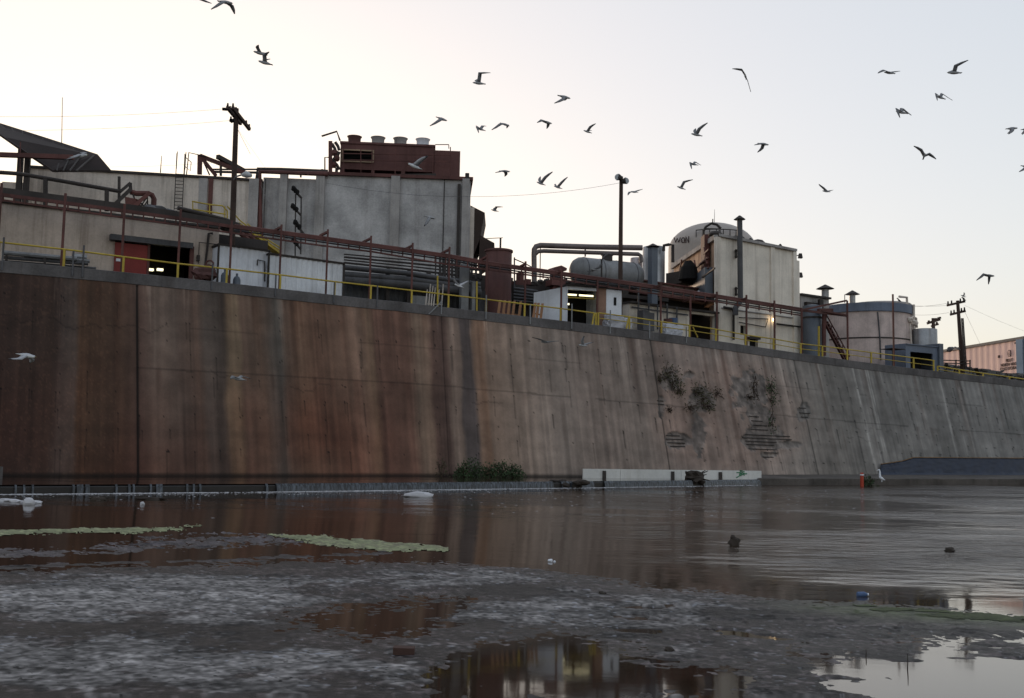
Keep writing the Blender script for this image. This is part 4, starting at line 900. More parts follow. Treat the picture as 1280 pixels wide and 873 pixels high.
# ---- floodlight pole
T = Thing('floodlight_pole', 'tall wooden floodlight pole with two round lamps above the dock', 'pole')
mb = MB(); Y_ = offY(777, 370, 2.6); a = at(776.5, 221, Y_); mb.cyl((a[0], a[1], gz(777)), a, .17, .13, 10); T.part('shaft', mb, M_WOOD)
for x, y, s_ in ((774, 223, -1), (780, 227.5, 1)):
    mb = MB(); c_ = at(x, y, Y_-.1); mb.cyl(c_-np.array([.1*s_, .1, .02]), c_+np.array([.12*s_, -.22, .02]), .16, .24, 12); lo = T.part('floodlight', mb, M_DARK)
    mb = MB(); mb.cyl(c_+np.array([.12*s_, -.22, .02]), c_+np.array([.13*s_, -.25, .02]), .22, .2, 12); T.part('lens', mb, M_LAMP, parent=lo)
T.done()
# ---- white dock
T = Thing('white_dock', 'white dock shed with open dark doorway and lit fluorescent tubes', 'shed')
f = Face(708, 757, YL=offY(708, 390, 1.9), YR=offY(708, 390, 1.9)+.8); z0 = gz(730); zt_ = f.sz(728, 359)[1]
ja, jb = f.sz(709.5, 385)[0], f.sz(746, 385)[0]; zd = f.sz(728, 363)[1]
mb = MB(); f.box(mb, 0, ja, z0, zt_, 0, .15); f.box(mb, ja, jb, zd, zt_, 0, .15); f.box(mb, 0, .1, z0, zt_, .15, 5); f.box(mb, f.L-.1, f.L, z0, zt_, .15, 5); f.box(mb, 0, f.L, z0, zt_, 5, 5.1); T.part('wall', mb, M_WHITE)
mb = MB(); f.box(mb, jb, f.L, z0, zt_-.002, -.06, .14); T.part('door_jamb', mb, mat('brown_board', (142, 112, 96), .9, var=.2, streak=.3))
mb = MB(); f.box(mb, -.1, f.L+.1, zt_+.003, zt_+.12, -.15, 5.2); T.part('roof', mb, M_DARK)
mb = MB(); f.box(mb, .11, f.L-.11, z0, zt_-.01, 2.6, 2.65); f.box(mb, .1, f.L-.1, z0, zt_-.01, 4.7, 4.75); T.part('interior_shade_sheet', mb, M_BLACK)  # black sheets stand in for the shade inside the dock
for x0, x1 in ((710.5, 724), (727.5, 745)):
    mb = MB(); q0, q1 = f.sz(x0, 368)[0], f.sz(x1, 368)[0]; z = f.sz(728, 368)[1]; mb.cyl(f.w(q0, z, .5), f.w(q1, z, .5), .055, .055, 8); T.part('lamp', mb, M_TUBE)
mb = MB(); f.box(mb, ja, jb, f.sz(728, 371)[1]-.08, f.sz(728, 371)[1], .35, .45); T.part('door_rail', mb, M_YEL)
mb = MB(); q = f.sz(710.5, 379)[0]; f.box(mb, q, q+.18, f.sz(711, 380.5)[1], f.sz(711, 378.5)[1], .3, .36); T.part('lamp', mb, M_TUBE)
ff = Face(667, 708, YL=offY(667, 390, 3.2), YR=offY(708, 390, 1.9)-.02); mb = MB(); zl, zr = ff.sz(668, 366)[1], ff.sz(707, 358.5)[1]
mb.hexa([ff.w(0, z0, 0), ff.w(ff.L-.02, z0, 0), ff.w(ff.L-.02, z0, .2), ff.w(0, z0, .2), ff.w(0, zl, 0), ff.w(ff.L-.02, zr, 0), ff.w(ff.L-.02, zr, .2), ff.w(0, zl, .2)]); T.part('side_wall', mb, M_WHITE)
fr = Face(757.5, 777, YL=offY(708, 390, 1.9)+.85, YR=offY(708, 390, 1.9)+1.4); mb = MB(); fr.box(mb, .02, fr.L, z0, fr.sz(760, 362)[1], 0, 2.5); T.part('end_wall', mb, M_GALV)
mb = MB(); fr.pbox(mb, 767.5, 372, 770.5, 382, -.03, -.003); T.part('window', mb, M_BLACK); T.done()
mb = MB(); f = Face(755, 786, .9, .9)
mb.lump(f.p(767, 405, 0), .62, .45, .62, 3, .5); mb.lump(f.p(779, 408, .3), .45, .45, .5, 9, .5); single('wrapped_pallet_load', mb, mat('plastic_wrap', (188, 188, 196), .35, var=.12), 'bulging whitish plastic wrapped load at the dock corner by the parapet', 'pallet load')
# ---- low building right of dock, platforms
f = Face(787, 897, 3.4, 3.4); z0 = gz(840); zt_ = (f.sz(800, 377)[1]+f.sz(890, 396)[1])/2
da, db = f.sz(864, 408)[0], f.sz(893, 408)[0]; zd = f.sz(878, 394)[1]
T = Thing('low_cream_building', 'low cream building with wide dark doorway left of the tall cream block', 'building')
mb = MB(); f.wall(mb, 0, z0, f.L-.05, zt_, [(da, db, z0, zd)], 0, .25); f.box(mb, 0, .25, z0, zt_, .25, 5); f.box(mb, 0, f.L-.05, z0, zt_, 5, 5.2); T.part('wall', mb, M_CREAM)
mb = MB(); f.box(mb, -.1, f.L-.05, zt_+.003, zt_+.14, -.25, 5.3); T.part('roof', mb, M_DARK)
mb = MB(); f.box(mb, da-1, db+1, z0, zt_-.01, 1.4, 1.45); T.part('doorway_shade_sheet', mb, M_BLACK)  # black sheet added so the doorway reads as deep shade
mb = MB(); f.box(mb, db+.02, f.L-.06, z0, zt_-.02, -.05, -.003); T.part('grey_jamb', mb, M_DUCT)
mb = MB()
for x, y0, y1 in ((798, 352, 400), (811, 380, 410), (822, 382, 412), (834, 380, 410), (846, 384, 412)): mb.tube([f.p(x, y0, -.25), f.p(x, y1, -.25)], .06, 6)
for y in (379, 386): mb.tube([f.p(790, y-2, -.2), f.p(860, y+8, -.2)], .05, 6)
T.part('pipework', mb, M_DUCT); T.done()
mb = MB(); f.pbox(mb, 804, 388, 812, 413, -1.3, -.7); f.pbox(mb, 812, 391, 818, 414, -1.2, -.7); single('pump_cabinet', mb, M_DUCT, 'dark grey cabinet at the foot of the low cream building', 'cabinet')
T = Thing('drum_stack', 'white bagged drums with blue lid behind the yellow rail', 'drums')
mb = MB(); mb.lump(f.p(833, 413, -1.2), .4, .4, .45, 5, .6); mb.lump(f.p(843, 414, -1.2), .5, .4, .42, 8, .6); T.part('bag', mb, mat('plastic_wrap', None)); mb = MB(); mb.cyl(f.p(841.5, 404, -1.2), f.p(841.5, 398, -1.2), .32, .32, 12); T.part('blue_drum', mb, mat('blue_plastic', (66, 86, 120), .5))
mb = MB(); mb.cyl(f.p(835, 404, -1.2), f.p(835, 399, -1.2), .3, .3, 12); T.part('red_drum', mb, M_TANKRED); T.done()
T = Thing('upper_walkway', 'long brown plated walkway on the roof of the low cream building', 'walkway')
f = Face(780, 897, 6.5, 6.5); mb = MB(); zw0, zw1 = f.sz(840, 373)[1], f.sz(840, 357)[1]; f.box(mb, 0, f.L, zw0, zw1, 0, 5); T.part('plated_side', mb, mat('brown_plate', (104, 88, 80), .8, var=.3, streak=.5, scol=(60, 46, 42)))
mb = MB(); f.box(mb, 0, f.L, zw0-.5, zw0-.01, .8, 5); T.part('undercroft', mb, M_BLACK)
mb = MB(); f.box(mb, -.1, f.L, zw1+.003, zw1+.1, -.15, 5); f.box(mb, -.1, f.L, zw0, zw0+.08, -.1, -.003)
for k in range(9): x = lerp(.2, f.L-.2, k/8); f.box(mb, x, x+.08, zw0+.085, zw1, -.08, -.003)
T.part('edge_trim', mb, M_RED)
mb = MB(); f.box(mb, 1.5, f.L, zw1+.1, zw1+.1+.25, 1, 3); f.pbox(mb, 852, 340, 870, 355, 1.5, 3.2); T.part('machine_base', mb, M_DARK)
mb = MB(); mb.cyl(f.p(861, 350, 1), f.p(861, 334, 1), .8, .62, 14); mb.cyl(f.p(861, 334, 1), f.p(860, 326, 1), .6, .25, 12); T.part('black_hopper', mb, M_BLACK)
mb = MB(); mb.blob(f.p(877, 367, -.3), .55, .35, .22, 4); T.part('white_sack', mb, M_WHITE); T.done()
# ---- main cream block
f = Face(897, 1000, 3.6, 3.6); z0 = gz(950); zt_ = (f.sz(898, 297.5)[1]+f.sz(993, 313.5)[1])/2
T = Thing('cream_block_building', 'tall cream block building with tall thin chimney on its front', 'building')
sg = f.sz(993, 370)[0]; wa, wb, wz0, wz1 = f.sz(925.5, 410)[0], f.sz(932.5, 410)[0], f.sz(929, 418)[1], f.sz(929, 407)[1]; da, db, dz = f.sz(937, 428)[0], f.sz(947.5, 428)[0], f.sz(942, 421)[1]
mb = MB(); f.wall(mb, 0, z0, sg, zt_, [(wa, wb, wz0, wz1), (da, db, z0, dz)], 0, .3); sB = f.sz(899.5, 340, 11)[0]; mb.hexa([f.w(0, z0, .302), f.w(sg, z0, .302), f.w(sg, z0, 11), f.w(sB, z0, 11), f.w(0, zt_, .302), f.w(sg, zt_, .302), f.w(sg, zt_, 11), f.w(sB, zt_, 11)]); f.box(mb, sg, f.L, z0, zt_-.65, .02, 10); T.part('wall', mb, M_CREAM)
roof_s = sB
mb = MB(); f.box(mb, wa, wb, wz0, wz1, .26, .299); T.part('window', mb, M_BLACK); mb = MB(); f.box(mb, da, db, z0, dz, .26, .299); T.part('door', mb, M_BLACK)
for x0, x1 in ((962.5, 967), (990.5, 994.5), (896.5, 899.5)):
    mb = MB(); f.box(mb, max(f.sz(x0, 370)[0], -.04), f.sz(x1, 370)[0], z0, zt_-.02, -.14, .3); T.part('pilaster', mb, M_CREAM)
mb = MB(); mb.hexa([f.w(-.1, zt_+.003, -.22), f.w(sg+.12, zt_+.003, -.22), f.w(sg+.12, zt_+.003, 11.1), f.w(sB-.1, zt_+.003, 11.1), f.w(-.1, zt_+.2, -.22), f.w(sg+.12, zt_+.2, -.22), f.w(sg+.12, zt_+.2, 11.1), f.w(sB-.1, zt_+.2, 11.1)]); T.part('roof_edge', mb, M_PIL)
for x, s_ in ((907, .42), (935, .42), (960, .42), (951, .16), (988, .14)):
    mb = MB(); c_ = f.w(f.sz(x, 300)[0], 0, 1.0); mb.lathe(c_, [(s_*.5, zt_+.2), (s_*.6, zt_+.3), (s_*1.25, zt_+.34), (s_*1.3, zt_+.45), (s_*.9, zt_+.62), (.02, zt_+.72)], 16); T.part('roof_vent', mb, M_DARK)
for y in (319, 343):
    mb = MB(); q = f.w(f.L, f.sz(1000, y)[1], .3); mb.bar(q, (q[0]+.25, q[1], q[2]), .06); mb.hexa([(q[0]+.15, q[1]-.2, q[2]-.2), (q[0]+.45, q[1]-.2, q[2]-.22), (q[0]+.45, q[1]+.2, q[2]-.22), (q[0]+.15, q[1]+.2, q[2]-.2), (q[0]+.2, q[1]-.12, q[2]+.16), (q[0]+.4, q[1]-.12, q[2]+.16), (q[0]+.4, q[1]+.12, q[2]+.16), (q[0]+.2, q[1]+.12, q[2]+.16)]); T.part('wall_lamp', mb, M_DARK)
mb = MB(); mb.tube([f.p(905, 384, -.15), f.p(915, 386, -.15), f.p(917, 390, -.15), f.p(917, 425, -.15)], .09, 7); mb.tube([f.p(924, 397, -.1), f.p(960, 399, -.1), f.p(957, 409, -.1), f.p(924, 403, -.1)], .035, 5); mb.tube([f.p(971, 405, -.12), f.p(1002, 409, -.12)], .07, 6); f.pbox(mb, 937, 421.5, 951, 424, -.5, -.01); T.part('wall_pipe', mb, M_DARK)
mb = MB(); mb.tube([f.p(1003, 409, -.15), f.p(1010, 408.5, -.15)], .12, 10); T.part('pipe_end', mb, M_LAMP)
mb = MB(); f.box(mb, f.sz(897, 386)[0], f.sz(993, 386)[0], f.sz(940, 390)[1]-.06, f.sz(940, 390)[1], -.08, -.003); T.part('string_course', mb, M_PIL)
mb = MB(); mb.blob(f.p(967.5, 400, -.35), .11, .11, .13, 1, 10, 7, 0); T.part('lit_lamp', mb, M_BULB, smooth=True)
T.done()
T = Thing('slim_chimney', 'slim black chimney pipe with cap and lower elbow against cream block', 'chimney')
mb = MB(); mb.tube([f.p(924.6, 274, -.7), f.p(925.5, 372, -.7), f.p(926, 376, -.7), f.p(919.5, 385, -.7), f.p(919.5, 394, -.7)], .2, 10); T.part('shaft', mb, M_DUCT, smooth=True)
mb = MB(); q = Vector(f.p(924.5, 273, -.7)); mb.cyl(q-Vector((0, 0, .1)), q+Vector((0, 0, .2)), .44, .06, 12); T.part('cap', mb, M_DARK)
mb = MB()
for y in (314, 361): 
    for dz in (0, 7): mb.bar(f.p(924.5, y+dz, -.6), f.p(919, y+dz, -.02), .09)
    mb.bar(f.p(920, y-2, -.1), f.p(920, y+9, -.1), .12)
T.part('bracket', mb, M_DARK); T.done()
# left return of the block with the slanted roof, rusty stair
T = Thing('slant_roof_annex', 'stained annex with painted warm glow and slanting parapet left of the cream block', 'annex')
g = Face(842, 896.7, YL=offY(842, 340, 17), YR=offY(897, 370, 3.8)); zL = g.sz(843, 334)[1]; zR = g.sz(896, 298)[1]; z0 = g.sz(880, 384)[1]
mb = MB(); g.prism(mb, [(0, z0), (g.L-.05, z0), (g.L-.05, zR), (g.L*.3, lerp(zL, zR, .25)), (0, zL)], 0, .4); T.part('wall', mb, mat('painted_glow_stained_stucco', (190, 158, 134), .9, var=.25, streak=.7, scol=(110, 66, 50)))  # warm glow of low sun put into the base colour, under stain streaks
mb = MB(); mb.bar(g.w(-.1, zL+.05, -.1), g.w(g.L*.3, lerp(zL, zR, .25)+.05, -.1), .3, .35); mb.bar(g.w(g.L*.3, lerp(zL, zR, .25)+.05, -.1), g.w(g.L, zR+.05, -.1), .3, .35); T.part('coping', mb, M_PIL)
mb = MB(); g.pbox(mb, 876, 295, 880.5, 375, -.5, -.1); T.part('flue', mb, M_RED)
mb = MB()
for a_ in ((864, 340, 885, 322), (864, 350, 886, 334), (846, 362, 852, 325), (852, 335, 868, 341), (880, 310, 884, 330), (880, 318, 886, 312), (868, 326, 874, 366)): mb.bar(g.p(a_[0], a_[1], -.6), g.p(a_[2], a_[3], -.6), .12)
T.part('pipework', mb, M_RED)
mb = MB(); q = [g.sz(878, 347), g.sz(894.5, 334.5), g.sz(894.5, 372), g.sz(878, 372)]; g.prism(mb, q, -.8, -.2); T.part('blue_panel', mb, M_BLUETANK)
mb = MB(); mb.bar(g.p(878, 347, -.85), g.p(893.5, 335.5, -.85), .1); T.part('panel_edge', mb, M_DARK); T.done()
# ---- domed tank with lettering
Yd = 98; c_ = at(890, 300, Yd); r_ = at(944, 300, Yd)[0]-c_[0]; zt_ = at(890, 280, Yd)[2]; h_ = 2.6
T = Thing('domed_tank', 'large pale domed storage tank with painted letters behind the cream block', 'tank')
prof = [(r_, gz(890)), (r_, zt_-h_*1.0)]+[(r_*math.cos(t_), zt_-h_+h_*math.sin(t_)) for t_ in np.linspace(.1, 1.5, 12)]
mb = MB(); mb.lathe(c_, prof, 56); T.part('shell', mb, M_DOME, smooth=True)
mb = MB(); q0 = at(862.5, 288, Yd-1.5)
def arcp(x, y, extra=.04):       # point on the drum seen at a picture column/row
    r0 = ray(x, y); A_ = r0[0]**2+r0[1]**2; B_ = -2*(r0[0]*c_[0]+r0[1]*c_[1]); C_ = c_[0]**2+c_[1]**2-(r_+extra)**2
    t_ = (-B_-math.sqrt(max(B_*B_-4*A_*C_, 0)))/(2*A_); return CAM+r0*t_
for st_ in (((842.5, 297), (844.5, 303), (846.5, 298), (848.5, 303), (850.5, 297)), ((853, 297.5), (851.5, 300), (852.5, 303.2), (855, 303.2), (856, 300), (855, 297.5), (853, 297.5)), ((857.3, 303.5), (857.3, 296), (860.8, 303.5), (861, 295.5))):
    mb.tube([arcp(x, y) for x, y in st_], .05, 5)
T.part('lettering', mb, M_TEXT)
mb = MB()
for k in range(4, 12):
    an = math.radians(180+22+k*9); q = np.array([c_[0]+r_*.97*math.cos(an), c_[1]+r_*.97*math.sin(an)]); mb.bar((q[0], q[1], zt_-h_+.1), (q[0], q[1], zt_-h_+1.25), .06)
ps = [(c_[0]+r_*.97*math.cos(math.radians(202+k*9)), c_[1]+r_*.97*math.sin(math.radians(202+k*9)), zt_-h_+1.22) for k in range(4, 12)]; mb.tube(ps, .05, 5); T.part('guard_rail', mb, M_DARK)
mb = MB()
for x in (879.5, 899.5): mb.bar(at(x, 306, Yd-r_-1), at(x, 288, Yd-r_-1), .16)
mb.tube([at(x, y, Yd-r_-1) for x, y in ((879.5, 289), (882, 284), (889, 279.5), (896, 281), (901, 286))], .12, 6)
for y in (286, 294): mb.bar(at(880, y, Yd-r_-1), at(899, y+.5, Yd-r_-1), .1)
mb.bar(at(890.8, 280, Yd-r_-1), at(891, 274, Yd-r_-1), .08); T.part('ladder_arch', mb, M_DARK)
mb = MB(); mb.cyl(at(893, 280, Yd), at(893.2, 262, Yd), .03, .015, 5); T.part('aerial', mb, M_DARK); T.done()
# ---- small flat building, blue tank, stairs, big round tank
f = Face(1001, 1036, 5, 5); mb = MB(); T = Thing('flat_roof_hut', 'small flat roofed hut between the cream block and the round concrete tank', 'building')
z0 = gz(1015); zt_ = f.sz(1015, 371.5)[1]; f.box(mb, 0, f.L, z0, zt_, 0, 6); T.part('wall', mb, M_PIL); mb = MB(); f.box(mb, -.1, f.L+.1, zt_+.003, zt_+.16, -.2, 6.1); T.part('roof', mb, M_DARK)
mb = MB(); f.box(mb, .4, 2.2, zt_-1.2, zt_-.5, -.3, -.01); f.box(mb, 1.7, 2.2, zt_-.9, zt_-.2, -.5, -.3); T.part('wall_unit', mb, M_DARK); T.done()
T, c_, r_, zb = tank('blue_grey_tank', 'narrow blue grey tank at the right corner of the cream block', 'tank', 1003.5, 1027, 383, 2.6, M_BLUETANK, bands=(zt_-2.2,)); T.done()
T, c_, r_, zb = tank('round_concrete_tank', 'big round pinkish concrete tank with slate blue rim', 'tank', 1027.5, 1136, 386, 9.2, M_TANKCONC, dome=.04, n=28)
zc = c_[2]; mb = MB(); mb.lathe(c_, [(r_+.02, zc-.75), (r_+.16, zc-.72), (r_+.16, zc+.02), (r_+.02, zc+.04)], 28); T.part('rim', mb, M_BLUEGREY)
mb = MB(); mb.lathe(c_, [(r_+.003, zc-3.12), (r_+.03, zc-3.12), (r_+.03, zc-3.0), (r_+.003, zc-3.0)], 28); T.part('joint_line', mb, M_DARK)
mb = MB()
def onT(x, y, e=.03):
    r0 = ray(x, y); A_ = r0[0]**2+r0[1]**2; B_ = -2*(r0[0]*c_[0]+r0[1]*c_[1]); C_ = c_[0]**2+c_[1]**2-(r_+e)**2
    return CAM+r0*((-B_-math.sqrt(max(B_*B_-4*A_*C_, 0)))/(2*A_))
mb.tube([onT(1097, 390), onT(1098.5, 405), onT(1100, 425), onT(1101, 450)], .06, 6); T.part('crack_pipe', mb, M_DUCT)
mb = MB(); c2 = (c_[0]+1.6, c_[1]+1); mb.lathe(c2, [(r_*.72, zc), (r_*.72, zc+.42), (r_*.7, zc+.5), (.02, zc+.5)], 28); T.part('roof_slab', mb, M_PIL)
mb = MB(); mb.bar(onT(1056, 379, -1), np.array([*onT(1056, 379, -1)[:2], zc+1]), .05); T.part('roof_post', mb, M_DARK); T.done()
for lab, x, yb, yt, s_ in (('taller of two capped roof vents near the round concrete tank', 1031.5, 378, 357, .38), ('shorter capped roof vent standing on the round concrete tank', 1065.5, 377, 364, .33)):
    T = Thing('roof_vent', lab, 'roof vent', 'capped vents by the round tank'); Yv = offY(x, 380, 7 if x < 1050 else 9); b_ = Vector(at(x, yb+6, Yv)); t_ = Vector(at(x, yt+5, Yv))
    mb = MB(); mb.cyl(b_, t_, s_*.8, s_*.8, 14); T.part('pipe', mb, M_SILVER, smooth=True); mb = MB(); mb.cyl(t_+Vector((0, 0, .05)), t_+Vector((0, 0, .42)), s_*2, .05, 16); T.part('cap', mb, M_DARK)
    mb = MB()
    for k in range(4): an = k*1.57; mb.bar(t_+Vector((s_*.7*math.cos(an), s_*.7*math.sin(an), -.1)), t_+Vector((s_*.8*math.cos(an), s_*.8*math.sin(an), .15)), .05)
    T.part('strut', mb, M_DARK); T.done()
T = Thing('red_stair', 'rusty red steel stair leaning against the round concrete tank', 'stair')
o_ = 1.6
for dx in (0, 3.5):
    mb = MB(); mb.bar(pt(1030+dx, 402, o_+dx*.2), pt(1056+dx, 452, o_+dx*.2), .2, .1); T.part('stringer', mb, M_RED)
mb = MB()
for k in range(12): x, y = lerp(1031, 1057, k/11), lerp(405, 451, k/11); mb.bar(pt(x, y, o_), pt(x+3.5, y, o_+.7), .22, .05)
T.part('treads', mb, M_RED)
mb = MB(); mb.bar(pt(1032, 392, o_), pt(1062, 446, o_), .07)
for k in range(5): x, y = lerp(1033, 1060, k/4), lerp(394, 444, k/4); mb.bar(pt(x, y, o_), pt(x-.5, y+10, o_), .06)
mb.bar(pt(1023, 388, o_), pt(1040, 388, o_), .25); mb.bar(pt(1030, 388, o_), pt(1030, 445, o_), .22); T.part('handrail', mb, M_RED); T.done()
# ---- right hand cluster
T, c_, r_, zb = tank('steel_tank', 'ribbed grey steel tank right of the round concrete tank', 'tank', 1140.5, 1170.5, 412, 5, M_SILVER, dome=.05); T.done()
T = Thing('slate_shed', 'slate blue flat shed with dark opening in front of the ribbed steel tank', 'shed')
f = Face(1131, 1173, 1.6, 1.6); z0 = gz(1150); zt_ = f.sz(1150, 432.5)[1]; a_, b_, zz = f.sz(1138, 450)[0], f.sz(1166, 450)[0], f.sz(1152, 441)[1]
mb = MB(); f.wall(mb, 0, z0, f.L, zt_, [(a_, b_, z0, zz)], 0, .12); f.box(mb, 0, f.L, z0, zt_, 2, 2.1); f.box(mb, 0, .1, z0, zt_, .12, 2); f.box(mb, f.L-.1, f.L, z0, zt_, .12, 2); f.box(mb, 0, f.L, zt_, zt_+.08, -.1, 2.1); T.part('wall', mb, M_BLUEGREY)
mb = MB(); f.box(mb, a_, b_, z0, zz, 1.2, 1.25); T.part('opening_shade_sheet', mb, M_BLACK)  # black sheet in place of the shade within the shed
mb = MB(); q0, q1 = f.sz(1170.5, 450)[0], f.sz(1177, 450)[0]; f.box(mb, q0+.15, q1, z0, f.sz(1174, 430)[1], -.2, 2); T.part('cabinet', mb, M_BLUETANK)
mb = MB(); f.box(mb, f.sz(1108, 435)[0], f.sz(1124, 435)[0], f.sz(1116, 436.5)[1]-.05, f.sz(1116, 436.5)[1], -.6, .6); f.box(mb, f.sz(1110, 435)[0], f.sz(1110.7, 435)[0], z0, f.sz(1116, 436.5)[1]-.06, -.5, -.4); T.part('porch', mb, M_DARK); T.done()
mb = MB()
for a in (((1139, 432), (1137, 400), (1141, 396), (1145, 398), (1146, 410)), ((1134, 385), (1133.5, 372), (1124, 371)), ((1142.5, 415), (1142, 381))): pipe(mb, [(x, y, 5.5) for x, y in a], .11)
for x, y in ((1137, 400), (1141, 403), (1144, 404)): mb.blob(pt(x, y, 5.4), .3, .3, .25, x, 8, 5)
f = Face(1136, 1146, 6, 6); f.pbox(mb, 1136, 403, 1145, 455, .3, 1.4); single('pipe_cluster', mb, M_STUCCO, 'pale stack with looped pipes between round tank and ribbed steel tank', 'pipes')
# ---- pink trailer building
f = Face(1172, 1279, YL=136, YR=118); z0 = ground(1280)-.3
T = Thing('pink_trailer', 'long pale pink panelled trailer with dark lettering at the far right', 'trailer')
zt_ = (f.sz(1182, 441)[1]+f.sz(1277, 423.5)[1])/2
mb = MB(); f.corr(mb, 0, f.L, z0, zt_, zt_, 0, 1.2, .03); f.box(mb, 0, f.L-.05, z0, zt_-.01, .13, 3.5); T.part('side_panel', mb, M_PINK)
mb = MB(); f.box(mb, -.1, f.L+.1, zt_+.003, zt_+.32, -.15, 3.6); T.part('roof_edge', mb, M_DUCT)
g2 = Face(1274.6, 1330, YL=118, YR=124); mb = MB(); q = f.w(f.L, 0, 0); f.box(mb, f.L-.04, f.L+.5, z0, zt_, -.12, 3.5); T.part('corner_frame', mb, M_BLUEGREY)
e = Face(1276, 1360, YL=117.5, YR=124); mb = MB(); e.box(mb, .35, e.L, z0, zt_-.03, .2, 1.0); T.part('end_panel', mb, mat('pale_blue_end', (150, 158, 170), .6, var=.1))
def text(body, x, y, size, T):
    cu = bpy.data.curves.new('lettering', 'FONT'); cu.body = body; cu.size = size; cu.align_x = 'CENTER'; cu.extrude = .01; cu.offset = .012
    tmp = bpy.data.objects.new('lettering', cu); COL.objects.link(tmp); dg = bpy.context.evaluated_depsgraph_get(); me = bpy.data.meshes.new_from_object(tmp.evaluated_get(dg)); 
    bpy.data.objects.remove(tmp); p = f.p(x, y, -.04); d = f.d; up = Vector((0, 0, 1)); X_ = Vector((d[0], d[1], 0)); M_ = Matrix((X_, up, X_.cross(up))).transposed().to_4x4(); M_.translation = Vector(p); me.transform(M_); me.materials.append(M_TEXT)
    o = bpy.data.objects.new('lettering', me); COL.objects.link(o); o.parent = T.root; T.parts.append(o)
text('PILOT', 1261.5, 452.3, .5, T); text('NORTH WATER', 1262.5, 457.3, .5, T); text('COLD STORAGE', 1262, 462.3, .5, T)
mb = MB(); q = f.sz(1262, 442); pts = [f.w(q[0]+.3*math.cos(t_), q[1]+.4*math.sin(t_), -.05) for t_ in np.linspace(.2, 6.3, 24)]; mb.tube(pts, .025, 5)
mb.tube([f.w(q[0]+.12+.16*math.cos(t_), q[1]+.33*math.sin(t_), -.05) for t_ in np.linspace(-1.4, 1.4, 12)], .05, 5); mb.tube([f.w(q[0]-.1+.12*math.cos(t_), q[1]-.06+.15*math.sin(t_), -.05) for t_ in np.linspace(0, 6.28, 12)], .015, 5); T.part('emblem', mb, M_TEXT)
mb = MB(); q = f.sz(1249, 446); f.box(mb, q[0]-.14, q[0]+.14, q[1]-.16, q[1]+.16, -.1, -.02); q = f.sz(1270, 429); f.box(mb, q[0]-.2, q[0]+.2, q[1]-.09, q[1]+.09, -.07, -.02); T.part('small_plate', mb, M_TEXT); T.done()
# ---- clutter at the right end behind the rail
T = Thing('scrap_heap', 'dark heap of scrap metal behind the rail in front of the pink trailer', 'scrap')
rr = random.Random(8)
mb = MB()
for k in range(60):
    x = rr.uniform(1183, 1345); yb = np.interp(x, [1183, 1280], [462, 476]); a_ = pt(x, yb-rr.uniform(0, 7), rr.uniform(2.5, 5)); b_ = pt(x+rr.uniform(-9, 9), yb-rr.uniform(-2, 8), rr.uniform(2.5, 5)); mb.bar(a_, b_, rr.uniform(.08, .35), rr.uniform(.06, .2))
T.part('bars', mb, M_DARK)
f = Face(1182, 1340, 5.5, 5.5); mb = MB()
for k in range(14): 
    x = 1184+k*11; y = np.interp(x, [1183, 1280], [458, 471]); f.pbox(mb, x, y-rr.uniform(-1, 3), x+rr.uniform(6, 11), y+14, rr.uniform(0, .6), 1.5)
T.part('blocks', mb, M_DUCT)
mb = MB()
for y0 in (450.5, 454): mb.bar(pt(1176, y0, 3), pt(1213, y0+1, 3), .09)
for x in (1177, 1195, 1212.5): mb.bar(pt(x, 450, 3), pt(x, 466, 3), .09)
T.part('pipe_frame', mb, M_DARK); T.done()
# ================================================================ pipe rack along the wall
RP = [(2, 229, 330), (82, 242, 334), (156, 255, 342), (226, 262, 350), (290, 276, 357), (352, 281, 363), (410, 287, 369), (464, 295, 376), (516, 304, 381), (562, 309, 386), (609, 318, 392), (657, 327, 396), (702, 336, 400), (747, 349, 408), (826, 353, 416), (863, 370, 421), (896, 365, 429), (933, 369, 432), (968, 376, 437), (1002, 385, 443), (1059, 376, 452), (1116, 368, 458)]
OR_ = .75
T = Thing('pipe_rack', 'long rusty red pipe rack on slim posts running along the wall top', 'pipe rack')
for x, y0, y1 in RP:
    mb = MB(); a = pt(x, y0, OR_); mb.bar((a[0], a[1], gz(x)), a, .11); po = T.part('post', mb, M_RED)
for path, w, h, nm in (([(-60, 233), (0, 243.5), (130, 260.5), (221, 273), (293, 284), (400, 298.5), (560, 321), (609, 330), (680, 340), (800, 357), (893, 371), (1001, 388), (1059, 395)], .12, .17, 'top_chord'), ([(-60, 243), (4, 250.5), (130, 269), (221, 281), (293, 292), (400, 307), (466, 315), (560, 331), (680, 346.5), (800, 365), (893, 377), (1001, 394.5)], .08, .09, 'bottom_chord')):
    mb = MB(); q = [pt(x, y, OR_+.35) for x, y in path]
    for a, b in zip(q[:-1], q[1:]): mb.bar(a, b, w, h)
    T.part(nm, mb, M_RED)
mb = MB(); q = [pt(x, y, OR_+.8) for x, y in [(-60, 228), (0, 238.5), (130, 255.5), (221, 268), (293, 281)]]
for a, b in zip(q[:-1], q[1:]): mb.bar(a, b, .25, .3)
T.part('trough', mb, M_DARK)
tx_ = [(-60, 233), (0, 243.5), (130, 260.5), (221, 273), (293, 284), (400, 298.5), (560, 321), (609, 330), (680, 340), (800, 357), (893, 371), (1001, 388)]
mb = MB()
for x in np.arange(-50, 1000, 13.5):
    y = np.interp(x, [a for a, _ in tx_], [b for _, b in tx_]); mb.bar(pt(x, y, OR_+.35), pt(x-.2, y+8.5, OR_+.35), .07)
T.part('lattice', mb, M_RED)
mb = MB()
for x, y0, y1 in RP[5:13]: mb.bar(pt(x, y0+3, OR_), pt(x-10, y0+8, OR_+.9), .12)
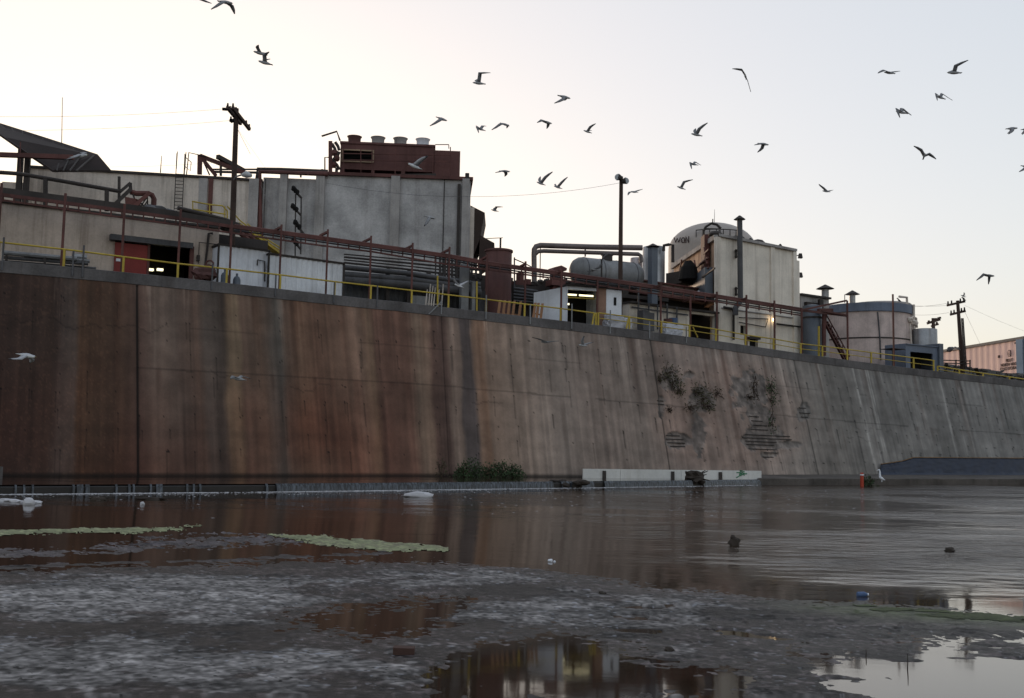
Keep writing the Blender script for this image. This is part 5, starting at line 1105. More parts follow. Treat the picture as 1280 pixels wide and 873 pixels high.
for x, y0, y1 in RP[14:19]: mb.bar(pt(x, y0+4, OR_), pt(x-9, y0+7, OR_+.9), .12)
mb.bar(pt(1001, 388, OR_+.3), pt(1058, 376, OR_), .14); mb.bar(pt(1027, 389, OR_+.3), pt(1059, 394, OR_), .12); T.part('bracket', mb, M_RED)
rr = random.Random(4)
for dz, off_, r_ in ((-2.2, .5, .07), (-1.2, .9, .1), (1.2, 1.2, .06), (4, .9, .05)):
    mb = MB(); pipe(mb, [(x, y+dz, OR_+off_) for x, y in tx_[4:]], r_); T.part('pipe', mb, M_RED if dz < 1 else M_DUCT)
T.done()
# ================================================================ yellow rail
RAILS = [[(-60, 296), (0, 303), (82, 312), (156, 321.5), (224, 330), (285, 336.5), (352, 344), (420, 352.5), (465, 357.5), (516, 363.5), (562, 369), (609, 374.7), (657, 380.5), (702, 386), (746, 392)],
         [(749, 391.5), (788, 396.5), (828, 402.5), (863, 407), (896, 412), (933, 419), (968, 424), (1002, 430), (1029, 433), (1060, 437), (1090, 441), (1143, 447.7), (1168, 451)],
         [(1173, 458), (1200, 462.5), (1230, 467), (1263, 471.5), (1300, 477), (1350, 484)]]
LABS = ['long yellow guard rail on the wall top from left edge to white dock', 'yellow guard rail on the wall top from white dock to slate shed', 'lower yellow guard rail stepping down beside the scrap heap']
for k, (path, lab) in enumerate(zip(RAILS, LABS)):
    T = Thing('guard_rail', lab, 'railing', 'yellow guard rails on the wall top'); o_ = .28
    mb = MB(); pipe(mb, [(x, y, o_) for x, y in path], .045 if k < 2 else .05); T.part('top_rail', mb, M_YEL)
    if k: mb = MB(); pipe(mb, [(x, y+6.5 if k == 1 else y+4, o_) for x, y in path], .03); T.part('mid_rail', mb, M_YEL)
    for x, y in path:
        mb = MB(); a = pt(x-1.2, y-.5, o_); mb.bar((a[0], a[1], ZT(x)-.02), a, .11 if k < 2 else .09, .1); T.part('post', mb, M_YEL)
    if k == 0: 
        mb = MB(); mb.bar(pt(743, 391, o_), pt(740, 407, o_), .1); mb.bar(pt(547, 345, 1), pt(547, 384, 1), .09); mb.bar(pt(596, 352, 1.5), pt(596, 390, 1.5), .09); T.part('brace', mb, M_YEL)
    if k == 1:
        mb = MB(); mb.bar(pt(786, 397, o_), pt(783, 411, o_), .1); mb.bar(pt(866, 409, o_), pt(872, 422, o_), .07); mb.bar(pt(1023.5, 408, .5), pt(1023.5, 447, .5), .12); T.part('brace', mb, M_YEL)
    T.done()
# ================================================================ thin fence posts on the parapet face
FP = [(5, 297, 327), (92, 314, 346), (105, 307, 336), (266, 330, 365), (345, 344, 374), (418, 353, 378), (472, 357, 383), (552, 376, 396), (608, 369, 400), (663, 381, 407), (715, 380, 414), (763, 388, 418), (812, 402, 425), (858, 409, 432)]
base_o = None
for k, (x, y0, y1) in enumerate(FP):
    mb = MB(); a, b = pt(x, y0, -.1), pt(x, y1, -.1); mb.cyl((a[0], a[1], ZT(x)-.45), a, .045, .045, 6); mb.bar((a[0], a[1], ZT(x)-.3), np.array([a[0], a[1], ZT(x)-.3])+np.array([0, .16, 0]), .06)
    where = ['at the far left edge', 'below the heap of grey pipes on the left', 'with small hook right of the grey pipes', 'in front of the bluish shed left corner', 'in front of the galvanised shed', 'at the right end of the galvanised shed', 'in front of the dark loading shed', 'with slanted brace left of the red tank', 'under the red tank', 'left of the white dock wall', 'in front of the dark dock doorway', 'in front of the plastic wrapped load', 'in front of the square chimney', 'left of the wide dark doorway'][k]
    if k == 7: mb.bar(pt(552, 377, -.08), pt(536, 393, -.08), .06)
    single('fence_post', mb, M_GREY if k > 6 else M_DUCT, 'thin grey steel post on the parapet '+where, 'fence post', 'thin posts on the parapet')
# ================================================================ stock along the wall top at left
T = Thing('pipe_stock', 'stack of grey steel pipes lying behind the rail at the left', 'pipes')
for k, (x0, y0, x1, y1, r_, m_) in enumerate(((4, 316, 96, 324, .12, M_GREY), (5, 322, 110, 330, .09, M_DUCT), (30, 319.5, 112, 327, .1, M_GREY), (2, 327, 120, 336, .08, M_DUCT), (90, 321, 108, 323, .2, M_SILVER))):
    mb = MB(); mb.tube([pt(x0, y0, 1.6+.1*k), pt(x1, y1, 1.6+.1*k)], r_, 8); T.part('pipe', mb, m_)
mb = MB()
for x in (8, 56, 104): mb.bar(pt(x, 318+x*.07, 1.5), pt(x, 336+x*.07, 1.5), .1)
T.part('trestle', mb, M_DARK); T.done()
T = Thing('red_pump', 'rusty red pump with hand wheel beside the low building corner', 'pump')
mb = MB(); mb.blob(pt(255, 343, 1.5), .6, .4, .4, 3); mb.blob(pt(262, 340, 1.6), .35, .35, .4, 4); mb.blob(pt(250, 346, 1.5), .3, .3, .35, 6); T.part('casing', mb, M_TANKRED)
c_ = pt(262, 330.5, 1.5); mb = MB(); mb.tube([(c_[0]+.2*math.cos(t_), c_[1], c_[2]+.2*math.sin(t_)) for t_ in np.linspace(0, 6.28, 14)], .05, 5); mb.bar(c_-np.array([0, 0, .2]), pt(262, 342, 1.5), .08); T.part('hand_wheel', mb, M_RED); T.done()
for x, y, lab in ((281, 345, 'taller dark gas bottle beside the bluish shed'), (296, 350, 'shorter dark gas bottle in front of the bluish shed')):
    c_ = pt(x, y, 1.0); h_ = .85 if x < 290 else .6; zb = ZT(x)-.75; mb = MB(); mb.lathe(c_, [(.2, zb), (.2, c_[2]), (.14, c_[2]+.14), (.06, c_[2]+.2), (.06, c_[2]+.34), (.02, c_[2]+.35)], 14); single('gas_bottle', mb, M_BLUETANK, lab, 'gas bottle', 'gas bottles', smooth=True)
# ================================================================ utility poles and wires
T = Thing('utility_pole', 'tall dark wooden utility pole with two diagonal crossarms beside bluish shed', 'utility pole')
Yp = offY(289, 300, 3.4); b_ = at(287.5, 330, Yp); a_ = at(295.5, 136, Yp); mb = MB(); mb.cyl((b_[0]+.1, b_[1], gz(288)), a_, .19, .14, 12); T.part('shaft', mb, M_WOOD)
for x0, y0, x1, y1 in ((284, 134.5, 301, 155), (290.5, 134.5, 312, 162), (288, 152, 297, 149)):
    mb = MB(); d0_, d1_ = Yp-1.0, Yp+.9; mb.bar(at(x0, y0, d0_ if x0 != 288 else Yp+.2), at(x1, y1, d1_ if x0 != 288 else Yp+.25), .15, .18); ca = T.part('crossarm', mb, M_WOOD)
    mb = MB()
    for t_ in ((.03, .2, .8, .97) if x0 != 288 else (.05, .95)):
        p_ = at(lerp(x0, x1, t_), lerp(y0, y1, t_), lerp(d0_, d1_, t_)); mb.cyl(p_+np.array([0, 0, .1]), p_+np.array([0, 0, .27]), .065, .045, 8)
    T.part('insulator', mb, M_BLACK, parent=ca)
mb = MB()
for x, y in ((278, 136.5), (287, 151)):
    p_ = at(x, y, Yp-.8); q_ = at(x+6, y+.4, Yp-.6); mb.tube([p_, q_], .05, 6)
    for t_ in (.2, .5, .8): r0 = p_+(q_-p_)*t_; mb.tube([r0-np.array([.05, 0, 0]), r0+np.array([.05, 0, 0])], .09, 8)
T.part('strain_insulator', mb, M_BLACK)
mb = MB(); mb.tube([at(290.5, 228, Yp), at(295, 221, Yp-.3), at(303, 218.5, Yp-.5)], .05, 6); la_ = T.part('lamp_arm', mb, M_GREY)
mb = MB(); mb.tube([at(303, 219, Yp-.5), at(308, 218.2, Yp-.6), at(314, 220, Yp-.7)], [.1, .2, .1], 10); T.part('lamp_head', mb, M_LAMP, parent=la_, smooth=True); T.done()
T = Thing('utility_pole', 'thin far utility pole with two crossarms and a ladder before the pink trailer', 'utility pole')
Yp2 = offY(1202, 440, 3.2); mb = MB(); a_ = at(1197, 376, Yp2); b_ = at(1204, 460, Yp2); mb.cyl((b_[0], b_[1], gz(1200)), a_, .2, .14, 10); T.part('shaft', mb, M_WOOD)
for x0, y0, x1, y1 in ((1184, 382, 1206, 377), (1188, 393.5, 1206.5, 389)):
    mb = MB(); mb.bar(at(x0, y0, Yp2-.2), at(x1, y1, Yp2+.2), .16, .2); ca = T.part('crossarm', mb, M_WOOD)
    mb = MB()
    for t_ in (.05, .25, .75, .95): p_ = at(lerp(x0, x1, t_), lerp(y0, y1, t_), Yp2); mb.cyl(p_, p_+np.array([0, 0, .35]), .09, .06, 8)
    T.part('insulator', mb, M_BLACK, parent=ca)
mb = MB(); 
for dx in (0, 1.8): mb.bar(at(1202+dx, 398, Yp2-.4), at(1206.5+dx, 462, Yp2-.4), .08)
for k in range(14): t_ = k/13; mb.bar(at(lerp(1202, 1206.5, t_), lerp(399, 461, t_), Yp2-.4), at(lerp(1203.8, 1208.3, t_), lerp(399, 461, t_), Yp2-.4), .06)
T.part('ladder', mb, M_DARK)
mb = MB(); mb.tube([at(1201.5, 438, Yp2), at(1194, 434, Yp2-.5), at(1188, 437, Yp2-.8)], .05, 6); la_ = T.part('lamp_arm', mb, M_GREY)
mb = MB(); mb.tube([at(1191, 435, Yp2-.7), at(1187, 437, Yp2-.9), at(1184.5, 439, Yp2-1)], [.1, .24, .1], 8); T.part('lamp_head', mb, M_DUCT, parent=la_); T.done()
T = Thing('short_utility_pole', 'distant short pole top with two crossarms behind the ribbed steel tank', 'utility pole')
Yp3 = 130; mb = MB(); a_ = at(1166.5, 398, Yp3); mb.cyl((a_[0], a_[1], 9), a_, .3, .22, 8); T.part('shaft', mb, M_WOOD)
mb = MB(); mb.bar(at(1159, 404.5, Yp3), at(1175, 399.5, Yp3), .3); mb.bar(at(1164, 408, Yp3), at(1173, 405.5, Yp3), .22)
for x, y in ((1170, 400), (1173, 399), (1175, 398.5), (1171, 405), (1161, 403)): mb.cyl(at(x, y, Yp3), at(x, y-2.2, Yp3), .16, .12, 6)
T.part('crossarm', mb, M_WOOD); T.done()
def wire(pts, lab, r_=.018, sag=0):
    r_ *= .6
    P = [np.array(p) for p in pts]; out = []
    for a, b in zip(P[:-1], P[1:]):
        for k in range(17):
            t_ = k/16; q = a+(b-a)*t_; q = q-np.array([0, 0, 4*sag*t_*(1-t_)]); out.append(q)
    mb = MB(); mb.tube(out, r_, 4); single('overhead_wire', mb, M_WIRE, lab, 'wire', 'overhead wires')
wire([at(278, 136.5, Yp-.8), at(-60, 145, 52)], 'uppermost faint wire from the tall pole to the left edge', .012, .2)
wire([at(287, 151, Yp-.8), at(-60, 163, 52)], 'middle faint wire from the tall pole to the left edge', .012, .2)
wire([at(288, 202, 75), at(130, 209, 75)], 'low faint wire over the warehouse roof', .012, .1)
wire([at(296, 160, Yp), at(313, 193, Yp+2)], 'short guy wire dropping right from the tall pole crossarms', .018)
wire([at(296, 160, Yp), at(333, 212, 68)], 'long thin wire from tall pole down to roof pipes', .01)
wire([at(774, 229, offY(777, 370, 2.6)), at(587, 246, 68), at(408, 229, 68)], 'wire from the floodlight pole to the grey concrete building', .016, .25)
wire([at(326, 232, 68), at(352, 293, offY(352, 281, OR_))], 'slanting wire in front of the grey building left pilaster', .016)
for k, (y0, y1) in enumerate(((382, 380), (379, 383), (391, 393))):
    wire([at(1186, y0, Yp2), at(1118+k*8, y1, 108)], ['highest', 'second highest', 'lower'][k]+' wire from the far pole toward the round concrete tank', .018, .15)
wire([at(1206, 390, Yp2), at(1226, 432, 125)], 'slanting wire from the far pole to the pink trailer roof', .016)
wire([at(1206, 382, Yp2), at(1330, 430, 140)], 'long wire from the far pole off the right edge', .014, .3)
mb = MB(); mb.cyl(at(1141, 415, 112), at(1140.5, 381, 112), .07, .05, 6); mb.bar(at(1139.5, 402, 112), at(1144, 403, 112), .12); single('thin_mast', mb, M_DARK, 'thin grey mast behind pipe cluster right of the round tank', 'mast')
# ================================================================ things in and beside the river
M_DEBRIS = mat('waterlogged_debris', (52, 45, 40), .8, var=.4)
def leafy(name, lab, spots, m, cat='bush', seed=0, n=260, ls=.11, stem=True):
    T = Thing(name, lab, cat); rr = random.Random(seed); mb = MB(); ms = MB()
    for (c_, r0, h0) in spots:
        for k in range(n):
            an = rr.uniform(0, 6.28); el_ = rr.uniform(0, 1); rad = r0*(rr.random()**.5)*(1-.45*el_)*(1+.25*math.sin(an*3+seed)); p_ = Vector((c_[0]+rad*math.cos(an), c_[1]+rad*.6*math.sin(an), c_[2]+h0*el_*(.6+.6*rr.random())))
            d_ = Vector((rr.gauss(0, 1), rr.gauss(0, 1), rr.gauss(.4, .8))).normalized(); s_ = d_.cross(Vector((rr.gauss(0, 1), rr.gauss(0, 1), .3))).normalized(); L_ = ls*rr.uniform(.7, 1.6)
            mb.add([p_, p_+d_*L_*.5+s_*L_*.22, p_+d_*L_, p_+d_*L_*.5-s_*L_*.22], [(0, 1, 2, 3)])
        for k in range(9):
            an = rr.uniform(0, 6.28); ms.tube([(c_[0], c_[1], c_[2]-.1), (c_[0]+r0*.4*math.cos(an), c_[1]+r0*.3*math.sin(an), c_[2]+h0*.5), (c_[0]+r0*.7*math.cos(an), c_[1]+r0*.45*math.sin(an), c_[2]+h0*.85)], [.02, .015, .006], 4)
    T.part('foliage', mb, m); T.part('stems', ms, M_WOOD); return T.done()
M_LEAF = mat('dark_leaves', (54, 70, 44), .7, var=.45, scale=3, bump=0)
M_OLIVE = mat('olive_leaves', (72, 68, 50), .8, var=.4, scale=3, bump=0)
M_DRY = mat('dry_leaves', (76, 64, 50), .85, var=.4, scale=3, bump=0)
def wallfoot(px, d=.9):
    k = int(np.interp(px, sx[NV-8], np.arange(NU))); return (Xg[-8, k]+nx[k]*d, Yg[-8, k]+ny[k]*d, .3)
leafy('shrub', 'sparse small shrub leftmost at the wall foot', [(wallfoot(549, .5), .45, 1.0)], M_OLIVE, n=110, seed=1)
leafy('shrub', 'spreading dark green shrub at the wall foot, middle of three', [(wallfoot(572), .6, .6), (wallfoot(582), .8, .95), (wallfoot(597), .9, .75)], M_LEAF, n=440, seed=2)
leafy('shrub', 'dense rounded dark green shrub at the wall foot, rightmost of three', [(wallfoot(615), .9, .7), (wallfoot(624), 1.0, .9), (wallfoot(636), .7, .6)], M_LEAF, n=440, seed=3)
def onwall(px, py):
    d2 = (sx-px)**2+(sy-py)**2; j, i = np.unravel_index(np.argmin(d2), d2.shape); return np.array([Xg[j, i]+nx[i]*.08, Yg[j, i]+ny[i]*.08, Zg[j, i]]), i
def wallplant(lab, spots, m, seed):
    T = Thing('wall_plant', lab, 'plant', 'plants growing out of the broken wall'); rr = random.Random(seed); mb = MB(); ms = MB()
    for px, py, rx_, ry_, n in spots:
        c_, i = onwall(px, py); tv = np.array([-ny[i], nx[i], 0]); nv_ = np.array([nx[i], ny[i], 0])
        for k in range(n):
            p_ = Vector(c_+tv*rr.gauss(0, rx_*.5)+np.array([0, 0, rr.gauss(0, ry_*.5)])+nv_*abs(rr.gauss(0, .12)))
            d_ = Vector((rr.gauss(0, 1), rr.gauss(-.3, 1), rr.gauss(0, 1))).normalized(); s_ = d_.cross(Vector((rr.gauss(0, 1), rr.gauss(0, 1), .3))).normalized(); L_ = .13*rr.uniform(.6, 1.7)
            mb.add([p_, p_+d_*L_*.5+s_*L_*.22, p_+d_*L_, p_+d_*L_*.5-s_*L_*.22], [(0, 1, 2, 3)])
        for k in range(6):
            ms.tube([c_-nv_*.1, c_+tv*rr.gauss(0, rx_*.4)+np.array([0, 0, rr.gauss(0, ry_*.4)])+nv_*.15, c_+tv*rr.gauss(0, rx_*.7)+np.array([0, 0, rr.gauss(0, ry_*.7)])+nv_*.1], [.03, .02, .01], 4)
    T.part('foliage', mb, m); T.part('stems', ms, M_WOOD); T.done()
wallplant('brownish tuft of dry plants high on the broken wall, leftmost', [(833, 468, .7, .7, 130), (842, 478, .8, .9, 170), (848, 488, .4, .4, 60), (823, 474, .3, .3, 40)], M_OLIVE, 11)
wallplant('olive hanging tuft on the wall, second from the left', [(870, 489, .5, .5, 90), (878, 498, .9, .9, 190), (884, 508, .5, .4, 60)], M_OLIVE, 12)
wallplant('thin grassy wisps left of the exposed bars on the wall', [(862, 510, .6, .4, 50), (896, 492, .5, .4, 50), (835, 512, .3, .3, 30)], M_DRY, 13)
wallplant('dark leafless bramble above the exposed bars on the wall', [(943, 487, .4, 1.0, 60), (938, 496, .5, .3, 40)], M_DRY, 14)
wallplant('green sprig on the wall above right of the exposed bars', [(961, 485, .5, .7, 130), (963, 500, .6, .6, 60), (962, 528, .4, .8, 50)], M_LEAF, 15)
# white plank barrier on the weir
T = Thing('white_barrier', 'long low white painted barrier of panels standing on the weir', 'barrier')
cr = [np.array(crest(x)) for x in (730, 951)]
p0, p1 = onz(731, 598.2, .33), onz(951, 600, .33); p0 = p0+np.array([0, 1.2, 0]); p1 = p1+np.array([0, 1.2, 0])
Pf = Face(731, 951, YL=float(p0[1]), YR=float(p1[1])); zb_, zt_ = .1, (Pf.sz(733, 586)[1]+Pf.sz(949, 589)[1])/2
zb_ = .2
for k in range(4):
    s0, s1 = lerp(0, Pf.L, (0, .2, .535, .77)[k]), lerp(0, Pf.L, (.2, .535, .77, 1)[k]); mb = MB(); Pf.box(mb, s0+.01, s1-.01, zb_, zt_, 0, .08); T.part('panel', mb, mat('dirty_white_paint', (205, 203, 200), .7, var=.12, streak=.3, scol=(150, 142, 134)))
for x in (755, 840.5, 900):
    mb = MB(); s_ = Pf.sz(x, 597)[0]; Pf.box(mb, s_-.1, s_+.1, zb_-.1, zb_+.55, -.08, -.005); T.part('bracket', mb, M_DARK)
mb = MB(); s_, z_ = Pf.sz(928, 593)
for k in range(7): mb.tube([Pf.w(s_+random.gauss(0, .25), z_+random.gauss(0, .12), -.012), Pf.w(s_+random.gauss(0, .3), z_+random.gauss(0, .15), -.012), Pf.w(s_+random.gauss(0, .25), z_+random.gauss(0, .12), -.012)], .035, 4)
T.part('paint_scrawl', mb, mat('green_paint', (70, 120, 92), .7)); T.done()
mb = MB(); c_ = onz(868, 601, .3); rr = random.Random(5)
mb.blob((c_[0], c_[1], .45), .6, .5, .42, 5, 12, 8, .4)
for k in range(14): an = rr.uniform(0, 6.28); mb.tube([(c_[0], c_[1], .5), (c_[0]+rr.uniform(.4, .95)*math.cos(an), c_[1]+.5*math.sin(an), .45+rr.uniform(-.4, .5))], [.06, .02], 5)
single('debris_snag', mb, M_DEBRIS, 'dark snag of debris caught on the weir before the white barrier', 'debris')
mb = MB(); c_ = onz(709, 605, .2); 
for k in range(10): mb.blob((c_[0]+rr.uniform(-.8, .9), c_[1]+rr.uniform(-.4, .1), .3+rr.uniform(-.2, .05)), .3, .25, .16, k, 7, 5)
single('debris_clump', mb, M_DEBRIS, 'dark clump of debris on the weir crest left of the white barrier', 'debris')
mb = MB(); c_ = onz(958, 604, .1)
for k in range(9): mb.blob((c_[0]+rr.uniform(-.7, 1.6), c_[1]+rr.uniform(-.4, .4), .05), .35, .3, .2, k, 7, 5)
single('rubble', mb, M_WEIR, 'dark rubble at the right end of the weir and white barrier', 'rubble')
mb = MB(); c_ = onz(20, 598, .35)
q = Face(-40, 17, YL=c_[1]-1.5, YR=c_[1]); q.box(mb, 0, q.L, .25, .82, 0, .6); single('concrete_block', mb, M_PARA, 'grey concrete block in the upper pool at the left edge', 'block')
# ledge below the tarpaulin
T = Thing('toe_ledge', 'low concrete ledge along the wall foot at the right', 'ledge')
mb = MB(); pa = []
for x in np.linspace(948, 1420, 40):
    y_ = np.interp(x, [948, 1000, 1100, 1280, 1420], [606.5, 606.8, 606.5, 606, 605.5]); a = onz(x, y_, 0); k = int(np.interp(x, sx[NV-6], np.arange(NU))); b = np.array([Xg[-10, k]-nx[k]*.4, Yg[-10, k]-ny[k]*.4, 0]); pa.append((a, b))
vs = []; 
for a, b in pa: vs += [(a[0], a[1], -.6), (a[0], a[1], .38), (a[0]+.1, a[1]+.1, .42), (b[0], b[1], .5), (b[0], b[1], -.6)]
fs = [(i*5+k, i*5+5+k, i*5+5+(k+1) % 5, i*5+(k+1) % 5) for i in range(len(pa)-1) for k in range(5)]+[(0, 1, 2, 3, 4), tuple((len(pa)-1)*5+k for k in range(4, -1, -1))]
mb.add(vs, fs); T.part('slab', mb, mat('ledge_concrete', (84, 78, 74), .85, var=.4, streak=.5)); T.done()
# tarpaulin on the slope
T = Thing('blue_grey_tarpaulin', 'dark blue grey tarpaulin lying against the wall foot at the right', 'tarpaulin')
cols = np.linspace(1101, 1420, 120); vs = []; nr = 14
for x in cols:
    ytop_ = np.interp(x, [1101, 1128, 1142, 1280, 1420], [581, 577, 572.6, 573.5, 574]); 
    for k in range(nr+1):
        y_ = lerp(ytop_, 601.5, k/nr); p_, i = onwall(min(x, 1398), min(y_, 594)); 
        w_ = .12+.03*math.sin(x*.35+k*.5)+.015*math.sin(x*.9-k*.8)+.1*max(0, 1-abs(x-1115)/14)*math.sin(x*1.1+k); out_ = max(0, (y_-592)/9)*1.0
        q_ = at(x, y_, p_[1]-w_-.25-out_); vs.append((q_[0], q_[1], max(q_[2], .45-.02*k)))
mb = MB(); n_ = nr+1; mb.add(vs, [(i*n_+k, i*n_+k+1, (i+1)*n_+k+1, (i+1)*n_+k) for i in range(len(cols)-1) for k in range(nr)])
to = T.part('sheet', mb, mat('tarp_cloth', (46, 52, 68), .6, var=.12, scale=1.2, bump=.1), smooth=True)
md = to.modifiers.new('thickness', 'SOLIDIFY'); md.thickness = .02
mb = MB(); mb.tube([Vector(vs[i*n_])+Vector((0, -.03, .04)) for i in range(0, len(cols))], .035, 6); T.part('edge_rope', mb, mat('ochre_rope', (120, 92, 62), .8)); T.done()
# marker post, small bush, egret
T = Thing('marker_post', 'orange red marker post with white band standing in the river', 'marker post'); c_ = onz(1077.5, 608, 0); z_ = lambda y: at(1077.5, y, c_[1])[2]
mb = MB(); mb.cyl((c_[0], c_[1], -.3), (c_[0], c_[1], z_(591)), .12, .1, 12); T.part('post', mb, mat('orange_plastic', (168, 64, 44), .5, var=.1)); mb = MB(); mb.lathe(c_, [(.1, z_(594.5)), (.125, z_(594.5)), (.125, z_(593)), (.1, z_(593))], 12); T.part('band', mb, M_WHITE); T.done()
leafy('shrub', 'small round green shrub beside the orange marker post', [(onz(1086, 608, .0), .55, .6)], M_LEAF, n=330, seed=9)
# litter and rocks
def rock(px, py, rx_, ry_, rz_, m, lab, cat, name, seed=1, rough=.25, group=None):
    c_ = onz(px, py, 0); mb = MB(); mb.blob((c_[0], c_[1], rz_*.35), rx_, ry_, rz_, seed, 12, 8, rough); single(name, mb, m, lab, cat, group, smooth=True)
M_FOAMC = mat('foam_clump', (186, 184, 188), .8, var=.12, bump=.3)
rock(523, 621.5, .55, .3, .16, M_FOAMC, 'flat pale foam clump floating on the water below the shrubs', 'foam clump', 'foam_clump', 2)
rock(36, 631, .17, .17, .16, M_FOAMC, 'round white ball of foam on the water at the far left', 'foam clump', 'foam_clump', 3, .1)
rock(8, 626.5, .38, .2, .06, M_FOAMC, 'flat white foam patch at the left edge of the water', 'foam clump', 'foam_clump', 4)
rock(20, 627.5, .22, .15, .05, M_FOAMC, 'smaller foam patch just left of the round foam ball', 'foam clump', 'foam_clump', 5)
rock(44, 629.5, .2, .16, .07, M_FOAMC, 'small foam lump just right of the round foam ball', 'foam clump', 'foam_clump', 6)
rock(178, 631, .07, .06, .07, M_FOAMC, 'tiny white scrap on the water right of the foam ball', 'litter', 'litter_scrap', 7)
rock(122, 625.5, .3, .12, .09, M_DEBRIS, 'dark driftwood lump on the left water below the weir', 'driftwood', 'driftwood', 8, .4)
rock(190, 624.5, .5, .12, .06, M_DEBRIS, 'long dark driftwood sliver below the weir falls', 'driftwood', 'driftwood', 9, .4)
rock(1187, 690, .1, .08, .07, M_DEBRIS, 'small dark lump on the bright rippled water at the right', 'debris', 'debris_lump', 10, .4)
rock(752, 744, .05, .05, .04, M_DEBRIS, 'little dark stone on the pale mud flat', 'stone', 'stone', 11, .4)
rock(836, 815, .045, .04, .035, M_DEBRIS, 'little dark stone near the bottom mud puddle', 'stone', 'stone', 12, .4)
T = Thing('stump', 'dark knobbly stump sticking out of the river in the middle right', 'stump'); c_ = onz(918, 682, 0); mb = MB(); mb.blob((c_[0], c_[1], .04), .12, .1, .14, 4, 12, 8, .3); mb.blob((c_[0]-.03, c_[1], .17), .05, .05, .06, 3, 8, 6, .3); T.part('lump', mb, M_DEBRIS, smooth=True); T.done()
T = Thing('brick', 'dark brown brick lying on the mud in the foreground', 'brick'); c_ = onz(505, 815, .03); mb = MB(); mb.hexa([(c_[0]-.1, c_[1]-.05, .0), (c_[0]+.1, c_[1]-.045, .0), (c_[0]+.1, c_[1]+.055, .0), (c_[0]-.1, c_[1]+.05, .0), (c_[0]-.1, c_[1]-.05, .075), (c_[0]+.1, c_[1]-.045, .07), (c_[0]+.1, c_[1]+.055, .075), (c_[0]-.1, c_[1]+.05, .08)]); T.part('block', mb, mat('dark_brick', (74, 54, 48), .9)); T.done()
T = Thing('bottle', 'blue plastic bottle with pale cap floating on the right water', 'bottle'); c_ = onz(1078, 745.5, 0); mb = MB(); mb.tube([(c_[0]-.08, c_[1], .02), (c_[0]-.07, c_[1], .02), (c_[0]+.03, c_[1], .025), (c_[0]+.06, c_[1], .025), (c_[0]+.07, c_[1], .025)], [.02, .04, .04, .02, .018], 12); T.part('body', mb, mat('blue_plastic', None), smooth=True); mb = MB(); mb.tube([(c_[0]+.07, c_[1], .025), (c_[0]+.085, c_[1], .025)], .02, 10); T.part('cap', mb, M_WHITE); T.done()
T = Thing('cup', 'crumpled white cup floating on the brown water', 'cup'); c_ = onz(688, 702.5, 0); mb = MB(); mb.tube([(c_[0]-.04, c_[1], .02), (c_[0], c_[1]+.01, .022), (c_[0]+.03, c_[1], .02)], [.02, .028, .03], 10); T.part('body', mb, M_WHITE); mb = MB(); mb.blob((c_[0]+.07, c_[1], .008), .022, .02, .015, 3); T.part('lid', mb, M_WHITE); T.done()
# thin reeds in the bottom right puddle
for x, y0, y1, lab in ((1134, 817, 837, 'thin dark reed standing in the bright bottom right puddle'), (1082, 812, 822, 'short dark twig at the edge of the bright puddle')):
    a = onz(x, y1, 0); b = at(x+.5, y0, a[1]); mb = MB(); mb.tube([a-np.array([0, 0, .05]), (a+b)/2+np.array([.004, 0, 0]), b], [.006, .005, .003], 5); single('reed', mb, M_DEBRIS, lab, 'reed')
